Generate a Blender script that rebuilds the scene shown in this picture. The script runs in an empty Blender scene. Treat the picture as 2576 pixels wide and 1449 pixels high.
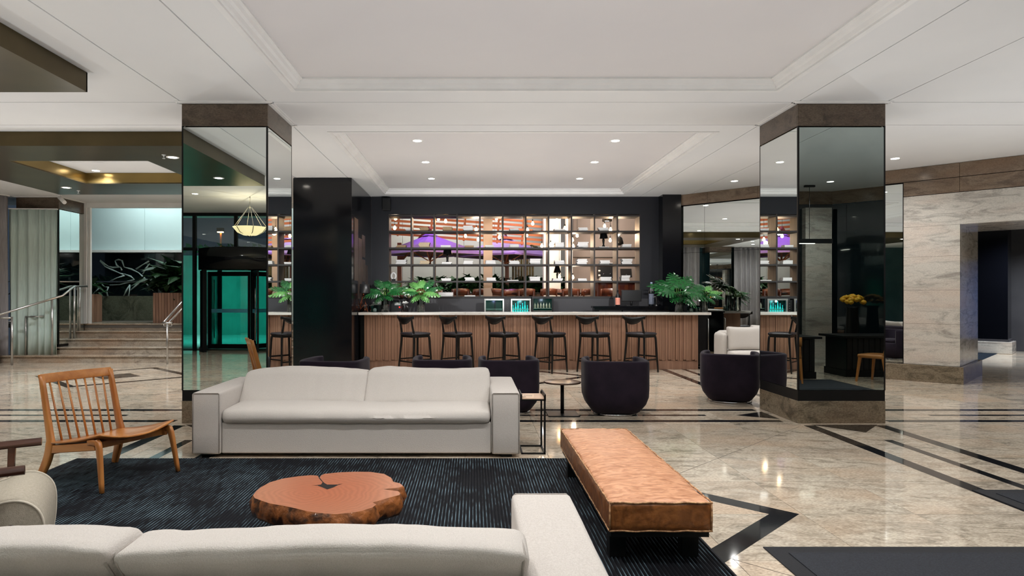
import bpy, bmesh, math, random
from mathutils import Vector, Matrix, Euler, noise as mnoise
random.seed(7)
S = bpy.context.scene
COL = S.collection
PI = math.pi
R = math.radians

# ---------------------------------------------------------------- camera, world, exposure
F = 1660.0          # focal length in pixels of the 2576 px wide frame
EYE = 1.45
cam_d = bpy.data.cameras.new('camera')
cam = bpy.data.objects.new('camera', cam_d)
COL.objects.link(cam)
cam.location = (0, 0, EYE)
cam.rotation_euler = (R(90), 0, 0)
cam_d.sensor_width = 36
cam_d.lens = F / 2576 * 36
cam_d.shift_x = 98 / 2576
cam_d.shift_y = 20.5 / 2576
cam_d.clip_end = 200
S.camera = cam
S.view_settings.view_transform = 'Standard'
S.view_settings.look = 'None'
S.view_settings.gamma = 1
S.view_settings.use_curve_mapping = False
S.view_settings.exposure = 0.24
S.cycles.max_bounces = 10
S.cycles.diffuse_bounces = 5
S.cycles.glossy_bounces = 6
S.cycles.transparent_max_bounces = 12
S.cycles.sample_clamp_indirect = 6
S.cycles.caustics_reflective = False
S.cycles.caustics_refractive = False
W = bpy.data.worlds.new('night')
S.world = W
W.use_nodes = True
W.node_tree.nodes['Background'].inputs[0].default_value = (0.10, 0.14, 0.20, 1)
W.node_tree.nodes['Background'].inputs[1].default_value = 0.25
DL_POWER = 125.0     # watts of one ceiling downlight

def lamp(kind, name, loc, energy, color=(1, 1, 1), size=.1, rot=(0, 0, 0), parent=None, spot=120, blend=.7, sy=None):
    d = bpy.data.lights.new(name, kind)
    d.energy = energy
    d.color = color
    if kind == 'AREA':
        d.size = size
        if sy:
            d.shape = 'RECTANGLE'; d.size_y = sy
    elif kind in ('POINT', 'SPOT'):
        d.shadow_soft_size = size
    if kind == 'SPOT':
        d.spot_size = R(spot); d.spot_blend = blend
    o = bpy.data.objects.new(name, d)
    COL.objects.link(o)
    o.location = loc
    o.rotation_euler = rot
    if parent: o.parent = parent
    return o

# added fill spots without fixtures, thrown up onto the ceilings (diffuse only)
def wash(x, y, z, sx, sy, e, color=(1, .97, .95), nx=3, ny=3):
    for i in range(nx):
        for j in range(ny):
            o = lamp('SPOT', 'ceiling_fill', (x + sx * ((i + .5) / nx - .5), y + sy * ((j + .5) / ny - .5), z), e / nx / ny * 2.6, color, 0, (R(180), 0, 0), spot=165, blend=.6)
            o.data.specular_factor = 0
WASH = .40
wash(.68, 4.4, 1.1, 6.0, 5.0, 170 * WASH, (.92, .96, 1))
wash(.68, 10.9, 1.1, 6.0, 4.4, 175 * WASH, (.92, .96, 1), 3, 2)
wash(-6.6, 7.6, 1.1, 6.0, 9.0, 260 * WASH, (.92, .97, 1), 3, 4)
wash(7.0, 7.0, 1.1, 4.5, 5.0, 170 * WASH, (.90, .955, 1), 2, 3)
wash(.5, -.2, 1.1, 8.0, 2.5, 120 * WASH, (.92, .96, 1), 3, 1)

for x in (-1.2, .9, 3.0):  # extra spots without fixtures, added to brighten the books and shelving
    o = lamp('SPOT', 'shelf_fill', (x, 10.9, 1.9), 150, (.97, .98, 1), 0, (R(97), 0, 0), spot=75, blend=1)
    o.data.specular_factor = 0
# ---------------------------------------------------------------- materials
def lin(c):
    return tuple(((v / 255) / 12.92 if v / 255 <= .04045 else ((v / 255 + .055) / 1.055) ** 2.4) for v in c)
MATS = {}
def mat(name, rgb, rough=.5, metal=0, alt=None, scale=(1, 1, 1), nscale=5, detail=6, contrast=(.35, .65), distort=0,
        bump=0, bscale=60, bstretch=(1, 1, 1), emit=None, estr=0, coat=0, spec=.5, world=False, sheen=0, trans=0, alpha=1, ior=1.45, rough2=None):
    m = bpy.data.materials.new(name)
    m.use_nodes = True
    nt = m.node_tree
    b = nt.nodes['Principled BSDF']
    c = lin(rgb) + (1,)
    b.inputs['Base Color'].default_value = c
    b.inputs['Roughness'].default_value = rough
    b.inputs['Metallic'].default_value = metal
    b.inputs['Specular IOR Level'].default_value = spec
    b.inputs['Coat Weight'].default_value = coat
    b.inputs['Coat Roughness'].default_value = .08
    b.inputs['IOR'].default_value = ior
    b.inputs['Transmission Weight'].default_value = trans
    b.inputs['Alpha'].default_value = alpha
    if sheen:
        b.inputs['Sheen Weight'].default_value = sheen
        b.inputs['Sheen Roughness'].default_value = .4
    if emit:
        b.inputs['Emission Color'].default_value = lin(emit) + (1,)
        b.inputs['Emission Strength'].default_value = estr
    def coords(st):
        if world:
            g = nt.nodes.new('ShaderNodeNewGeometry'); out = g.outputs['Position']
        else:
            g = nt.nodes.new('ShaderNodeTexCoord'); out = g.outputs['Object']
        mp = nt.nodes.new('ShaderNodeMapping')
        mp.inputs['Scale'].default_value = st
        nt.links.new(out, mp.inputs[0])
        return mp.outputs[0]
    if alt:
        n = nt.nodes.new('ShaderNodeTexNoise')
        n.inputs['Scale'].default_value = nscale
        n.inputs['Detail'].default_value = detail
        n.inputs['Distortion'].default_value = distort
        nt.links.new(coords(scale), n.inputs['Vector'])
        r = nt.nodes.new('ShaderNodeValToRGB')
        r.color_ramp.elements[0].position = contrast[0]
        r.color_ramp.elements[1].position = contrast[1]
        r.color_ramp.elements[0].color = lin(alt) + (1,)
        r.color_ramp.elements[1].color = c
        nt.links.new(n.outputs['Fac'], r.inputs[0])
        nt.links.new(r.outputs[0], b.inputs['Base Color'])
        if rough2 is not None:
            mr = nt.nodes.new('ShaderNodeMapRange')
            mr.inputs['To Min'].default_value = rough2; mr.inputs['To Max'].default_value = rough
            nt.links.new(n.outputs['Fac'], mr.inputs[0]); nt.links.new(mr.outputs[0], b.inputs['Roughness'])
    if bump:
        n2 = nt.nodes.new('ShaderNodeTexNoise')
        n2.inputs['Scale'].default_value = bscale
        n2.inputs['Detail'].default_value = 4
        nt.links.new(coords(bstretch), n2.inputs['Vector'])
        bp = nt.nodes.new('ShaderNodeBump')
        bp.inputs['Strength'].default_value = bump
        bp.inputs['Distance'].default_value = .01
        nt.links.new(n2.outputs['Fac'], bp.inputs['Height'])
        nt.links.new(bp.outputs[0], b.inputs['Normal'])
    MATS[name] = m
    return m

def granite(name, base, dark, warm, rough, cell=None, stretch=(1, 1, 1), rot=0.5, vein=.5, vscale=2.2):
    """veined speckled stone in world coordinates; optional slight tone change from slab to slab"""
    m = bpy.data.materials.new(name)
    m.use_nodes = True
    nt = m.node_tree; L = nt.links.new
    b = nt.nodes['Principled BSDF']
    b.inputs['Roughness'].default_value = rough
    g = nt.nodes.new('ShaderNodeNewGeometry')
    mp = nt.nodes.new('ShaderNodeMapping')
    mp.inputs['Rotation'].default_value = (rot if cell is None else 0, rot * .7 if cell is None else 0, rot)
    mp.inputs['Scale'].default_value = stretch
    src = g.outputs['Position']
    rnd = None
    if cell:
        sub = nt.nodes.new('ShaderNodeVectorMath'); sub.operation = 'SUBTRACT'
        sub.inputs[1].default_value = (cell[0], cell[1], 0)
        L(src, sub.inputs[0])
        dv = nt.nodes.new('ShaderNodeVectorMath'); dv.operation = 'DIVIDE'
        dv.inputs[1].default_value = (cell[2], cell[3], 100)
        L(sub.outputs[0], dv.inputs[0])
        fl = nt.nodes.new('ShaderNodeVectorMath'); fl.operation = 'FLOOR'
        L(dv.outputs[0], fl.inputs[0])
        wn = nt.nodes.new('ShaderNodeTexWhiteNoise'); wn.noise_dimensions = '3D'
        L(fl.outputs[0], wn.inputs[0])
        rnd = wn
        sc = nt.nodes.new('ShaderNodeVectorMath'); sc.operation = 'SCALE'; sc.inputs['Scale'].default_value = 9
        L(wn.outputs['Color'], sc.inputs[0])
        ad = nt.nodes.new('ShaderNodeVectorMath'); ad.operation = 'ADD'
        L(src, ad.inputs[0]); L(sc.outputs[0], ad.inputs[1])
        src = ad.outputs[0]
    L(src, mp.inputs[0])
    n1 = nt.nodes.new('ShaderNodeTexNoise'); n1.inputs['Scale'].default_value = vscale; n1.inputs['Detail'].default_value = 9
    n1.inputs['Roughness'].default_value = .68; n1.inputs['Distortion'].default_value = 1.4
    L(mp.outputs[0], n1.inputs['Vector'])
    n2 = nt.nodes.new('ShaderNodeTexNoise'); n2.inputs['Scale'].default_value = 46; n2.inputs['Detail'].default_value = 3
    L(mp.outputs[0], n2.inputs['Vector'])
    n3 = nt.nodes.new('ShaderNodeTexNoise'); n3.inputs['Scale'].default_value = .9; n3.inputs['Detail'].default_value = 5
    L(mp.outputs[0], n3.inputs['Vector'])
    r1 = nt.nodes.new('ShaderNodeValToRGB')
    r1.color_ramp.elements[0].position = .36; r1.color_ramp.elements[0].color = lin(dark) + (1,)
    r1.color_ramp.elements[1].position = .54; r1.color_ramp.elements[1].color = lin(base) + (1,)
    L(n1.outputs['Fac'], r1.inputs[0])
    mx = nt.nodes.new('ShaderNodeMixRGB'); mx.inputs[2].default_value = lin(warm) + (1,)
    mr = nt.nodes.new('ShaderNodeMapRange'); mr.inputs['From Min'].default_value = .45; mr.inputs['From Max'].default_value = .7
    L(n3.outputs['Fac'], mr.inputs[0]); L(mr.outputs[0], mx.inputs[0]); L(r1.outputs[0], mx.inputs[1])
    sp = nt.nodes.new('ShaderNodeMixRGB'); sp.blend_type = 'MULTIPLY'; sp.inputs[0].default_value = vein
    r2 = nt.nodes.new('ShaderNodeValToRGB')
    r2.color_ramp.elements[0].position = .3; r2.color_ramp.elements[0].color = (.35, .33, .3, 1)
    r2.color_ramp.elements[1].position = .62; r2.color_ramp.elements[1].color = (1.15, 1.13, 1.1, 1)
    L(n2.outputs['Fac'], r2.inputs[0]); L(mx.outputs[0], sp.inputs[1]); L(r2.outputs[0], sp.inputs[2])
    out = sp.outputs[0]
    if rnd:
        hs = nt.nodes.new('ShaderNodeHueSaturation')
        m2 = nt.nodes.new('ShaderNodeMapRange'); m2.inputs['To Min'].default_value = .9; m2.inputs['To Max'].default_value = 1.12
        L(rnd.outputs['Value'], m2.inputs[0]); L(m2.outputs[0], hs.inputs['Value']); L(out, hs.inputs['Color'])
        out = hs.outputs[0]
    L(out, b.inputs['Base Color'])
    MATS[name] = m
    return m

def wood(name, c1, c2, rough=.4, axis='Z', sc=14, coat=0, bump=.1):
    st = {'X': (.06, 1, 1), 'Y': (1, .06, 1), 'Z': (1, 1, .06)}[axis]
    return mat(name, c1, rough, alt=c2, scale=st, nscale=sc, detail=5, distort=.6, coat=coat, bump=bump, bscale=sc * 3, bstretch=st)

def glass(name, tint=(255, 255, 255), refl=.08, rough=0.0):
    m = bpy.data.materials.new(name); m.use_nodes = True
    nt = m.node_tree; nt.nodes.clear()
    o = nt.nodes.new('ShaderNodeOutputMaterial'); mx = nt.nodes.new('ShaderNodeMixShader')
    t = nt.nodes.new('ShaderNodeBsdfTransparent'); g = nt.nodes.new('ShaderNodeBsdfGlossy')
    fr = nt.nodes.new('ShaderNodeFresnel'); fr.inputs[0].default_value = 1.45
    ad = nt.nodes.new('ShaderNodeMath'); ad.operation = 'ADD'; ad.inputs[1].default_value = refl - .04; ad.use_clamp = True
    t.inputs[0].default_value = lin(tint) + (1,); g.inputs['Roughness'].default_value = rough
    g.inputs['Color'].default_value = (1, 1, 1, 1)
    nt.links.new(fr.outputs[0], ad.inputs[0]); nt.links.new(ad.outputs[0], mx.inputs[0])
    nt.links.new(t.outputs[0], mx.inputs[1]); nt.links.new(g.outputs[0], mx.inputs[2]); nt.links.new(mx.outputs[0], o.inputs[0])
    MATS[name] = m
    return m

TX, TY, TW, TH = 2.19, 4.39, .754, .77
M_floor = granite('floor_granite', (204, 193, 176), (150, 140, 125), (200, 180, 158), .07, cell=(TX, TY, TW, TH), stretch=(1, 2.2, 1), vein=.55, vscale=3.2)
M_inlay = mat('black_granite', (20, 21, 24), .06, alt=(30, 31, 34), nscale=90)
M_joint = mat('tile_joint', (70, 62, 52), .7, alt=(60, 52, 44), nscale=30)
M_stone = granite('wall_stone', (204, 199, 190), (156, 150, 143), (206, 193, 181), .16, stretch=(1, 1, 4.5), rot=.12, vein=.35, vscale=1.6)
M_cap = granite('cap_stone', (98, 84, 70), (66, 54, 44), (88, 70, 56), .3, stretch=(1, 1, 2), vein=.6, vscale=3)
M_base = granite('base_stone', (128, 116, 98), (86, 78, 64), (118, 100, 82), .22, stretch=(1, 1, 2), vein=.6, vscale=3)
M_fascia = granite('fascia_stone', (136, 118, 100), (94, 80, 68), (128, 104, 84), .2, stretch=(1, 1, 3), vein=.4, vscale=1.6)
M_step = granite('step_stone', (178, 166, 150), (130, 119, 108), (172, 146, 122), .2, stretch=(1, 1, 2), vein=.5, vscale=2.4)
M_green = granite('green_stone', (112, 116, 100), (66, 70, 60), (104, 108, 92), .25, stretch=(1, 1, 1), vein=.5, vscale=2.4)
M_ceil = mat('ceiling_paint', (230, 229, 228), .75, alt=(224, 223, 223), nscale=.6)
M_ceilb = mat('ceiling_plaster', (218, 214, 213), .8, alt=(212, 208, 208), nscale=.5)
M_groove = mat('groove_shadow', (60, 56, 52), .8, alt=(50, 47, 44), nscale=8)
M_white = mat('white_paint', (236, 234, 232), .5, alt=(228, 226, 224), nscale=3)
M_bronze = mat('bronze_panel', (92, 80, 54), .28, metal=.75, alt=(78, 68, 46), nscale=1.5)
M_gold = mat('gold_panel', (150, 128, 78), .25, metal=.85, alt=(134, 114, 70), nscale=1.5)
M_black = mat('black_wall', (19, 20, 28), .45, alt=(15, 16, 24), nscale=1.3)
M_blackgl = mat('black_lacquer', (10, 11, 16), .12, alt=(8, 9, 14), nscale=1.0)
M_grey = mat('charcoal_board', (62, 61, 64), .5, alt=(54, 53, 57), nscale=2)
M_mirror = mat('mirror_glass', (226, 232, 230), .0, metal=1, alt=(224, 231, 229), nscale=.5)
M_mirror2 = mat('smoked_mirror', (186, 198, 194), .0, metal=1, alt=(147, 158, 156), nscale=.5)
M_edge = mat('black_edge', (12, 12, 13), .45, alt=(16, 16, 17), nscale=20, spec=.3)
M_steel = mat('brushed_steel', (205, 203, 200), .28, metal=1, alt=(190, 188, 186), nscale=40, scale=(1, 1, .05))
M_chrome = mat('chrome', (225, 225, 228), .08, metal=1, alt=(215, 215, 218), nscale=9)
M_linen = mat('linen', (204, 198, 192), .9, alt=(188, 181, 174), scale=(3, 2, 9), nscale=60, detail=3, contrast=(.3, .7), bump=.35, bscale=260, sheen=.15)
M_linen2 = mat('linen_top', (208, 202, 196), .9, alt=(192, 186, 179), scale=(9, 2, 3), nscale=60, detail=3, contrast=(.3, .7), bump=.35, bscale=260, sheen=.15)
M_beige = mat('beige_wool', (182, 174, 158), .9, alt=(168, 160, 144), nscale=90, bump=.3, bscale=200)
M_piping = mat('piping', (172, 165, 158), .8, alt=(158, 151, 144), nscale=60)
M_velvet = mat('aubergine_velvet', (38, 30, 42), .85, alt=(30, 24, 35), nscale=6, bump=.15, bscale=140, sheen=.08, spec=.2)
M_leather = mat('brown_leather', (204, 150, 114), .28, alt=(152, 98, 64), scale=(1, 2.4, 1), nscale=7, detail=10, distort=2.6, contrast=(.28, .6), bump=.7, bscale=20, bstretch=(1, 2.6, 1), rough2=.5)
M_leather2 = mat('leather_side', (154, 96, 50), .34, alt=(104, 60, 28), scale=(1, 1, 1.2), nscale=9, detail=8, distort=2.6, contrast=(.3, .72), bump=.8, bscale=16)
M_seam = mat('leather_seam', (206, 160, 116), .5, alt=(120, 78, 48), nscale=45)
M_walnut = wood('walnut_batten', (178, 138, 114), (138, 102, 82), .42)
M_walnutb = wood('walnut_plain', (168, 130, 108), (136, 102, 84), .45)
M_teak = wood('caramel_wood', (196, 132, 70), (168, 104, 50), .33, 'Y', 12, coat=.3)
M_teakz = wood('caramel_wood_upright', (194, 130, 68), (166, 102, 50), .33, 'Z', 12, coat=.3)
M_dwood = wood('dark_wood', (86, 46, 28), (54, 28, 18), .32, 'Y', 12, coat=.4)
M_slice = None
M_black_ash = mat('black_ash', (20, 18, 18), .32, alt=(14, 13, 13), scale=(1, 1, .1), nscale=40)
M_seatblk = mat('black_leatherette', (40, 36, 42), .38, alt=(33, 30, 36), nscale=20, bump=.1, bscale=90)
M_marble = mat('white_marble', (238, 234, 228), .15, alt=(196, 190, 182), scale=(.4, 1, 1), nscale=5, detail=9, contrast=(.28, .42), distort=2)
M_shelf = wood('shelf_board', (92, 78, 68), (70, 58, 50), .5, 'Z', 10)
M_shelfedge = mat('shelf_edge', (44, 38, 36), .5, alt=(38, 33, 31), nscale=20)
M_paper = mat('book_white', (242, 240, 238), .6, alt=(234, 232, 231), scale=(1, 1, 12), nscale=30)
M_paper2 = mat('book_cream', (214, 196, 164), .6, alt=(200, 182, 152), scale=(1, 1, 12), nscale=30)
M_papertan = mat('book_tan', (176, 146, 108), .6, alt=(160, 130, 96), scale=(1, 1, 12), nscale=30)
M_leaf = mat('monstera_leaf', (30, 96, 44), .2, alt=(16, 64, 30), nscale=6, coat=.5)
M_leafp = mat('pale_leaf', (104, 158, 84), .25, alt=(62, 120, 56), nscale=6, coat=.4)
M_stem = mat('stem_green', (110, 150, 60), .4, alt=(86, 124, 46), nscale=12)
M_leafd = mat('planter_leaf', (34, 72, 36), .4, alt=(22, 52, 26), nscale=6)
M_glass = glass('clear_glass', (238, 246, 244), .10)
M_teal = glass('teal_glass', (150, 228, 222), .12)
M_dglass = mat('dark_glass', (14, 24, 28), .03, alt=(12, 21, 25), nscale=.6, coat=1, spec=.8)
M_curtain = mat('grey_curtain', (164, 160, 162), .85, alt=(140, 136, 138), scale=(6, 6, .2), nscale=20, bump=.1, bscale=180)
M_curtain_lit = mat('green_lit_curtain', (206, 224, 216), .85, alt=(190, 204, 198), scale=(6, 6, .2), nscale=20)  # pale greenish light put into the curtain's colour
M_lampon = mat('lamp_lens', (255, 250, 240), .4, alt=(255, 252, 244), nscale=3, emit=(255, 246, 232), estr=22)
M_bulb = mat('warm_bulb', (255, 214, 150), .4, alt=(255, 210, 146), nscale=3, emit=(255, 196, 120), estr=45)
M_copper = mat('copper_wire', (206, 122, 88), .25, metal=1, alt=(190, 108, 78), nscale=9)
M_mat = mat('door_mat', (44, 48, 56), .85, alt=(30, 33, 40), nscale=120, bump=.9, bscale=170)
M_matb = mat('door_mat_border', (36, 38, 44), .7, alt=(26, 28, 33), nscale=200, bump=.9, bscale=300)
M_umb = mat('umbrella_cloth_purple_lit', (150, 120, 190), .8, alt=(140, 110, 182), nscale=3)  # purple light put into the colour of grey cloth
M_slat = wood('cedar_slat', (196, 120, 76), (168, 94, 56), .5, 'X', 8)
M_post = wood('terrace_post', (132, 76, 50), (104, 56, 38), .5, 'Z', 8)
M_twall = mat('terrace_wall', (160, 166, 160), .8, alt=(170, 171, 164), nscale=.7)
M_tbeige = mat('terrace_beige_wall', (156, 142, 134), .8, alt=(148, 134, 126), nscale=.7)
M_tpanel = mat('pale_blue_panel', (196, 214, 214), .5, alt=(188, 207, 208), nscale=.6)
M_tfloor = mat('terrace_floor', (120, 112, 104), .5, alt=(104, 98, 92), nscale=3)
M_rwood = wood('red_brown_wood', (96, 50, 32), (66, 34, 22), .35, 'Z', 10, coat=.2)
M_teallit = mat('teal_lit_bottle', (60, 210, 205), .15, alt=(40, 180, 180), nscale=9, emit=(40, 220, 215), estr=.9)  # turquoise fridge light put into the bottles as colour and glow
M_cream = mat('alabaster', (250, 240, 200), .5, alt=(240, 224, 176), nscale=6, emit=(255, 238, 180), estr=.8)
M_ceramic = mat('white_ceramic', (240, 240, 238), .2, alt=(234, 234, 232), nscale=8)
M_plastic = mat('black_plastic', (18, 18, 20), .35, alt=(14, 14, 16), nscale=20)
M_yellow = mat('yellow_petals', (232, 186, 40), .6, alt=(210, 140, 30), nscale=30)

# ---------------------------------------------------------------- mesh builder
class MB:
    def __init__(s): s.v = []; s.f = []; s.sm = []
    def add(s, vs, fs, smooth=False):
        o = len(s.v); s.v += [tuple(v) for v in vs]
        s.f += [tuple(o + i for i in f) for f in fs]; s.sm += [smooth] * len(fs)
        return s
    def box(s, x0, x1, y0, y1, z0, z1, M=None):
        vs = [Vector((x, y, z)) for z in (z0, z1) for y in (y0, y1) for x in (x0, x1)]
        if M: vs = [M @ v for v in vs]
        return s.add(vs, [(0, 2, 3, 1), (4, 5, 7, 6), (0, 1, 5, 4), (2, 6, 7, 3), (0, 4, 6, 2), (1, 3, 7, 5)])
    def bar(s, p0, p1, w, h, up=(0, 0, 1), w1=None, h1=None):
        p0, p1 = Vector(p0), Vector(p1); d = (p1 - p0).normalized(); up = Vector(up)
        x = d.cross(up)
        if x.length < 1e-4: x = d.cross(Vector((0, 1, 0)))
        x.normalize(); y = x.cross(d)
        w1 = w if w1 is None else w1; h1 = h if h1 is None else h1
        vs = [p + x * a * ww / 2 + y * b * hh / 2 for p, ww, hh in ((p0, w, h), (p1, w1, h1)) for a, b in ((-1, -1), (1, -1), (1, 1), (-1, 1))]
        return s.add(vs, [(3, 2, 1, 0), (4, 5, 6, 7), (0, 1, 5, 4), (1, 2, 6, 5), (2, 3, 7, 6), (3, 0, 4, 7)])
    def loft(s, pts, ws, hs, side=(1, 0, 0), k=4):
        """continuous tapered bar with a rounded rectangular section along a smooth curve"""
        n = len(pts); P_ = [Vector(p) for p in pts]; rings = []
        for i in range(n - 1):
            a, b, c, d = P_[max(0, i - 1)], P_[i], P_[i + 1], P_[min(n - 1, i + 2)]
            for q in range(k):
                t = q / k; rings.append((.5 * ((2 * b) + (c - a) * t + (2 * a - 5 * b + 4 * c - d) * t * t + (3 * b - a - 3 * c + d) * t ** 3), ws[i] + (ws[i + 1] - ws[i]) * t, hs[i] + (hs[i + 1] - hs[i]) * t))
        rings.append((P_[-1], ws[-1], hs[-1])); vs = []; sd = Vector(side); m = len(rings)
        for i, (p, w, h) in enumerate(rings):
            d = (rings[min(i + 1, m - 1)][0] - rings[max(i - 1, 0)][0]).normalized()
            x = (sd - d * sd.dot(d)).normalized(); y = d.cross(x); e = .28
            for a, b in ((-1, -1 + e), (-1 + e, -1), (1 - e, -1), (1, -1 + e), (1, 1 - e), (1 - e, 1), (-1 + e, 1), (-1, 1 - e)):
                vs.append(p + x * a * w / 2 + y * b * h / 2)
        fs = [(i * 8 + j, i * 8 + (j + 1) % 8, (i + 1) * 8 + (j + 1) % 8, (i + 1) * 8 + j) for i in range(m - 1) for j in range(8)]
        s.add(vs, fs, True); o = len(s.v) - len(vs)
        s.f += [tuple(o + j for j in reversed(range(8))), tuple(o + (m - 1) * 8 + j for j in range(8))]; s.sm += [False, False]
        return s
    def tube(s, pts, rad, n=8, caps=True, flat=1.0):
        pts = [Vector(p) for p in pts]; m = len(pts)
        rs = rad if isinstance(rad, (list, tuple)) else [rad] * m
        vs = []; ref = None
        for i, p in enumerate(pts):
            d = (pts[min(i + 1, m - 1)] - pts[max(i - 1, 0)])
            d = d.normalized() if d.length > 1e-9 else Vector((0, 0, 1))
            if ref is None:
                ref = Vector((1, 0, 0)) if abs(d.x) < .9 else Vector((0, 1, 0))
            a = (ref - d * ref.dot(d)).normalized(); b = d.cross(a); ref = a
            for k in range(n):
                t = 2 * PI * k / n
                vs.append(p + a * math.cos(t) * rs[i] + b * math.sin(t) * rs[i] * flat)
        fs = [(i * n + k, i * n + (k + 1) % n, (i + 1) * n + (k + 1) % n, (i + 1) * n + k) for i in range(m - 1) for k in range(n)]
        s.add(vs, fs, True)
        if caps:
            o = len(s.v) - len(vs)
            s.f += [tuple(o + k for k in reversed(range(n))), tuple(o + (m - 1) * n + k for k in range(n))]; s.sm += [False, False]
        return s
    def lathe(s, prof, n=24, c=(0, 0, 0), smooth=True, caps=True):
        cx, cy, cz = c; vs = []
        for r, z in prof:
            for k in range(n):
                t = 2 * PI * k / n; vs.append((cx + r * math.cos(t), cy + r * math.sin(t), cz + z))
        m = len(prof)
        fs = [(i * n + k, i * n + (k + 1) % n, (i + 1) * n + (k + 1) % n, (i + 1) * n + k) for i in range(m - 1) for k in range(n)]
        o = len(s.v); s.add(vs, fs, smooth)
        if caps:
            if prof[0][0] > 1e-4: s.f.append(tuple(o + k for k in reversed(range(n)))); s.sm.append(False)
            if prof[-1][0] > 1e-4: s.f.append(tuple(o + (m - 1) * n + k for k in range(n))); s.sm.append(False)
        return s
    def prism(s, poly, z0, z1, M=None):
        n = len(poly)
        vs = [Vector((x, y, z)) for z in (z0, z1) for x, y in poly]
        if M: vs = [M @ v for v in vs]
        return s.add(vs, [tuple(reversed(range(n))), tuple(range(n, 2 * n))] + [(i, (i + 1) % n, n + (i + 1) % n, n + i) for i in range(n)])
    def grid(s, fn, nu, nv, smooth=True, flip=False):
        vs = [fn(i / nu, j / nv) for j in range(nv + 1) for i in range(nu + 1)]
        w = nu + 1
        fs = [(j * w + i, j * w + i + 1, (j + 1) * w + i + 1, (j + 1) * w + i) for j in range(nv) for i in range(nu)]
        if flip: fs = [tuple(reversed(f)) for f in fs]
        return s.add(vs, fs, smooth)
    def mesh(s, name, m):
        me = bpy.data.meshes.new(name); me.from_pydata(s.v, [], s.f)
        me.polygons.foreach_set('use_smooth', s.sm)
        me.materials.append(m); me.update()
        return me
    def build(s, name, m, parent=None, bevel=0, seg=2, solid=0, fix=False, sub=0):
        me = s.mesh(name, m)
        if fix:
            b = bmesh.new(); b.from_mesh(me); bmesh.ops.remove_doubles(b, verts=b.verts, dist=1e-5)
            bmesh.ops.recalc_face_normals(b, faces=b.faces); b.to_mesh(me); b.free()
        o = bpy.data.objects.new(name, me); COL.objects.link(o)
        if parent: o.parent = parent
        if solid:
            d = o.modifiers.new('solid', 'SOLIDIFY'); d.thickness = solid; d.offset = 0
        if bevel:
            d = o.modifiers.new('bevel', 'BEVEL'); d.width = bevel; d.segments = seg; d.limit_method = 'ANGLE'; d.angle_limit = R(50)
            d.harden_normals = False
        if sub:
            d = o.modifiers.new('sub', 'SUBSURF'); d.levels = sub; d.render_levels = sub
        return o

def tag(o, label, cat, group=None):
    o['label'] = label; o['category'] = cat
    if group: o['group'] = group
    return o
def thing(name, label, cat, loc=(0, 0, 0), rotz=0, group=None):
    o = bpy.data.objects.new(name, None); COL.objects.link(o)
    o.empty_display_size = .1
    o.location = loc; o.rotation_euler = (0, 0, rotz)
    return tag(o, label, cat, group)
def struct(o): o['kind'] = 'structure'; return o
def node(name, loc=(0, 0, 0), rotz=0):
    o = bpy.data.objects.new(name, None); COL.objects.link(o); o.location = loc; o.rotation_euler = (0, 0, rotz)
    return struct(o)
def share(o, parent, name, loc=(0, 0, 0), rot=(0, 0, 0), scale=(1, 1, 1)):
    c = bpy.data.objects.new(name, o.data if hasattr(o, 'data') else o)
    if hasattr(o, 'modifiers'):
        for md in o.modifiers:
            k = c.modifiers.new(md.name, md.type)
            for p in ('width', 'segments', 'limit_method', 'angle_limit', 'thickness', 'offset', 'levels', 'render_levels'):
                if hasattr(md, p): setattr(k, p, getattr(md, p))
    COL.objects.link(c); c.parent = parent; c.location = loc; c.rotation_euler = rot; c.scale = scale
    return c
KIDS = {}
def dup(root, loc, rotz=0, label=None, group=None, scale=None):
    def cp(o, par):
        c = o.copy(); COL.objects.link(c); c.parent = par
        for k in kids[o.name]: cp(k, c)
        return c
    kids = {}
    def walk(o):
        kids[o.name] = list(o.children)
        for k in kids[o.name]: walk(k)
    walk(root)
    c = cp(root, None); c.location = loc; c.rotation_euler = (0, 0, rotz)
    if scale: c.scale = (scale,) * 3
    if label: c['label'] = label
    if group: c['group'] = group
    return c
def P(px, Y, py=None, z=None):
    """world point on the line through a pixel of the photograph at depth Y"""
    return ((px - 1190) / F * Y, Y, (EYE - (py - 745) / F * Y) if py is not None else (z or 0))
ORD = ['first', 'second', 'third', 'fourth', 'fifth', 'sixth', 'seventh', 'eighth', 'ninth', 'tenth', 'eleventh', 'twelfth']

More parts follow.
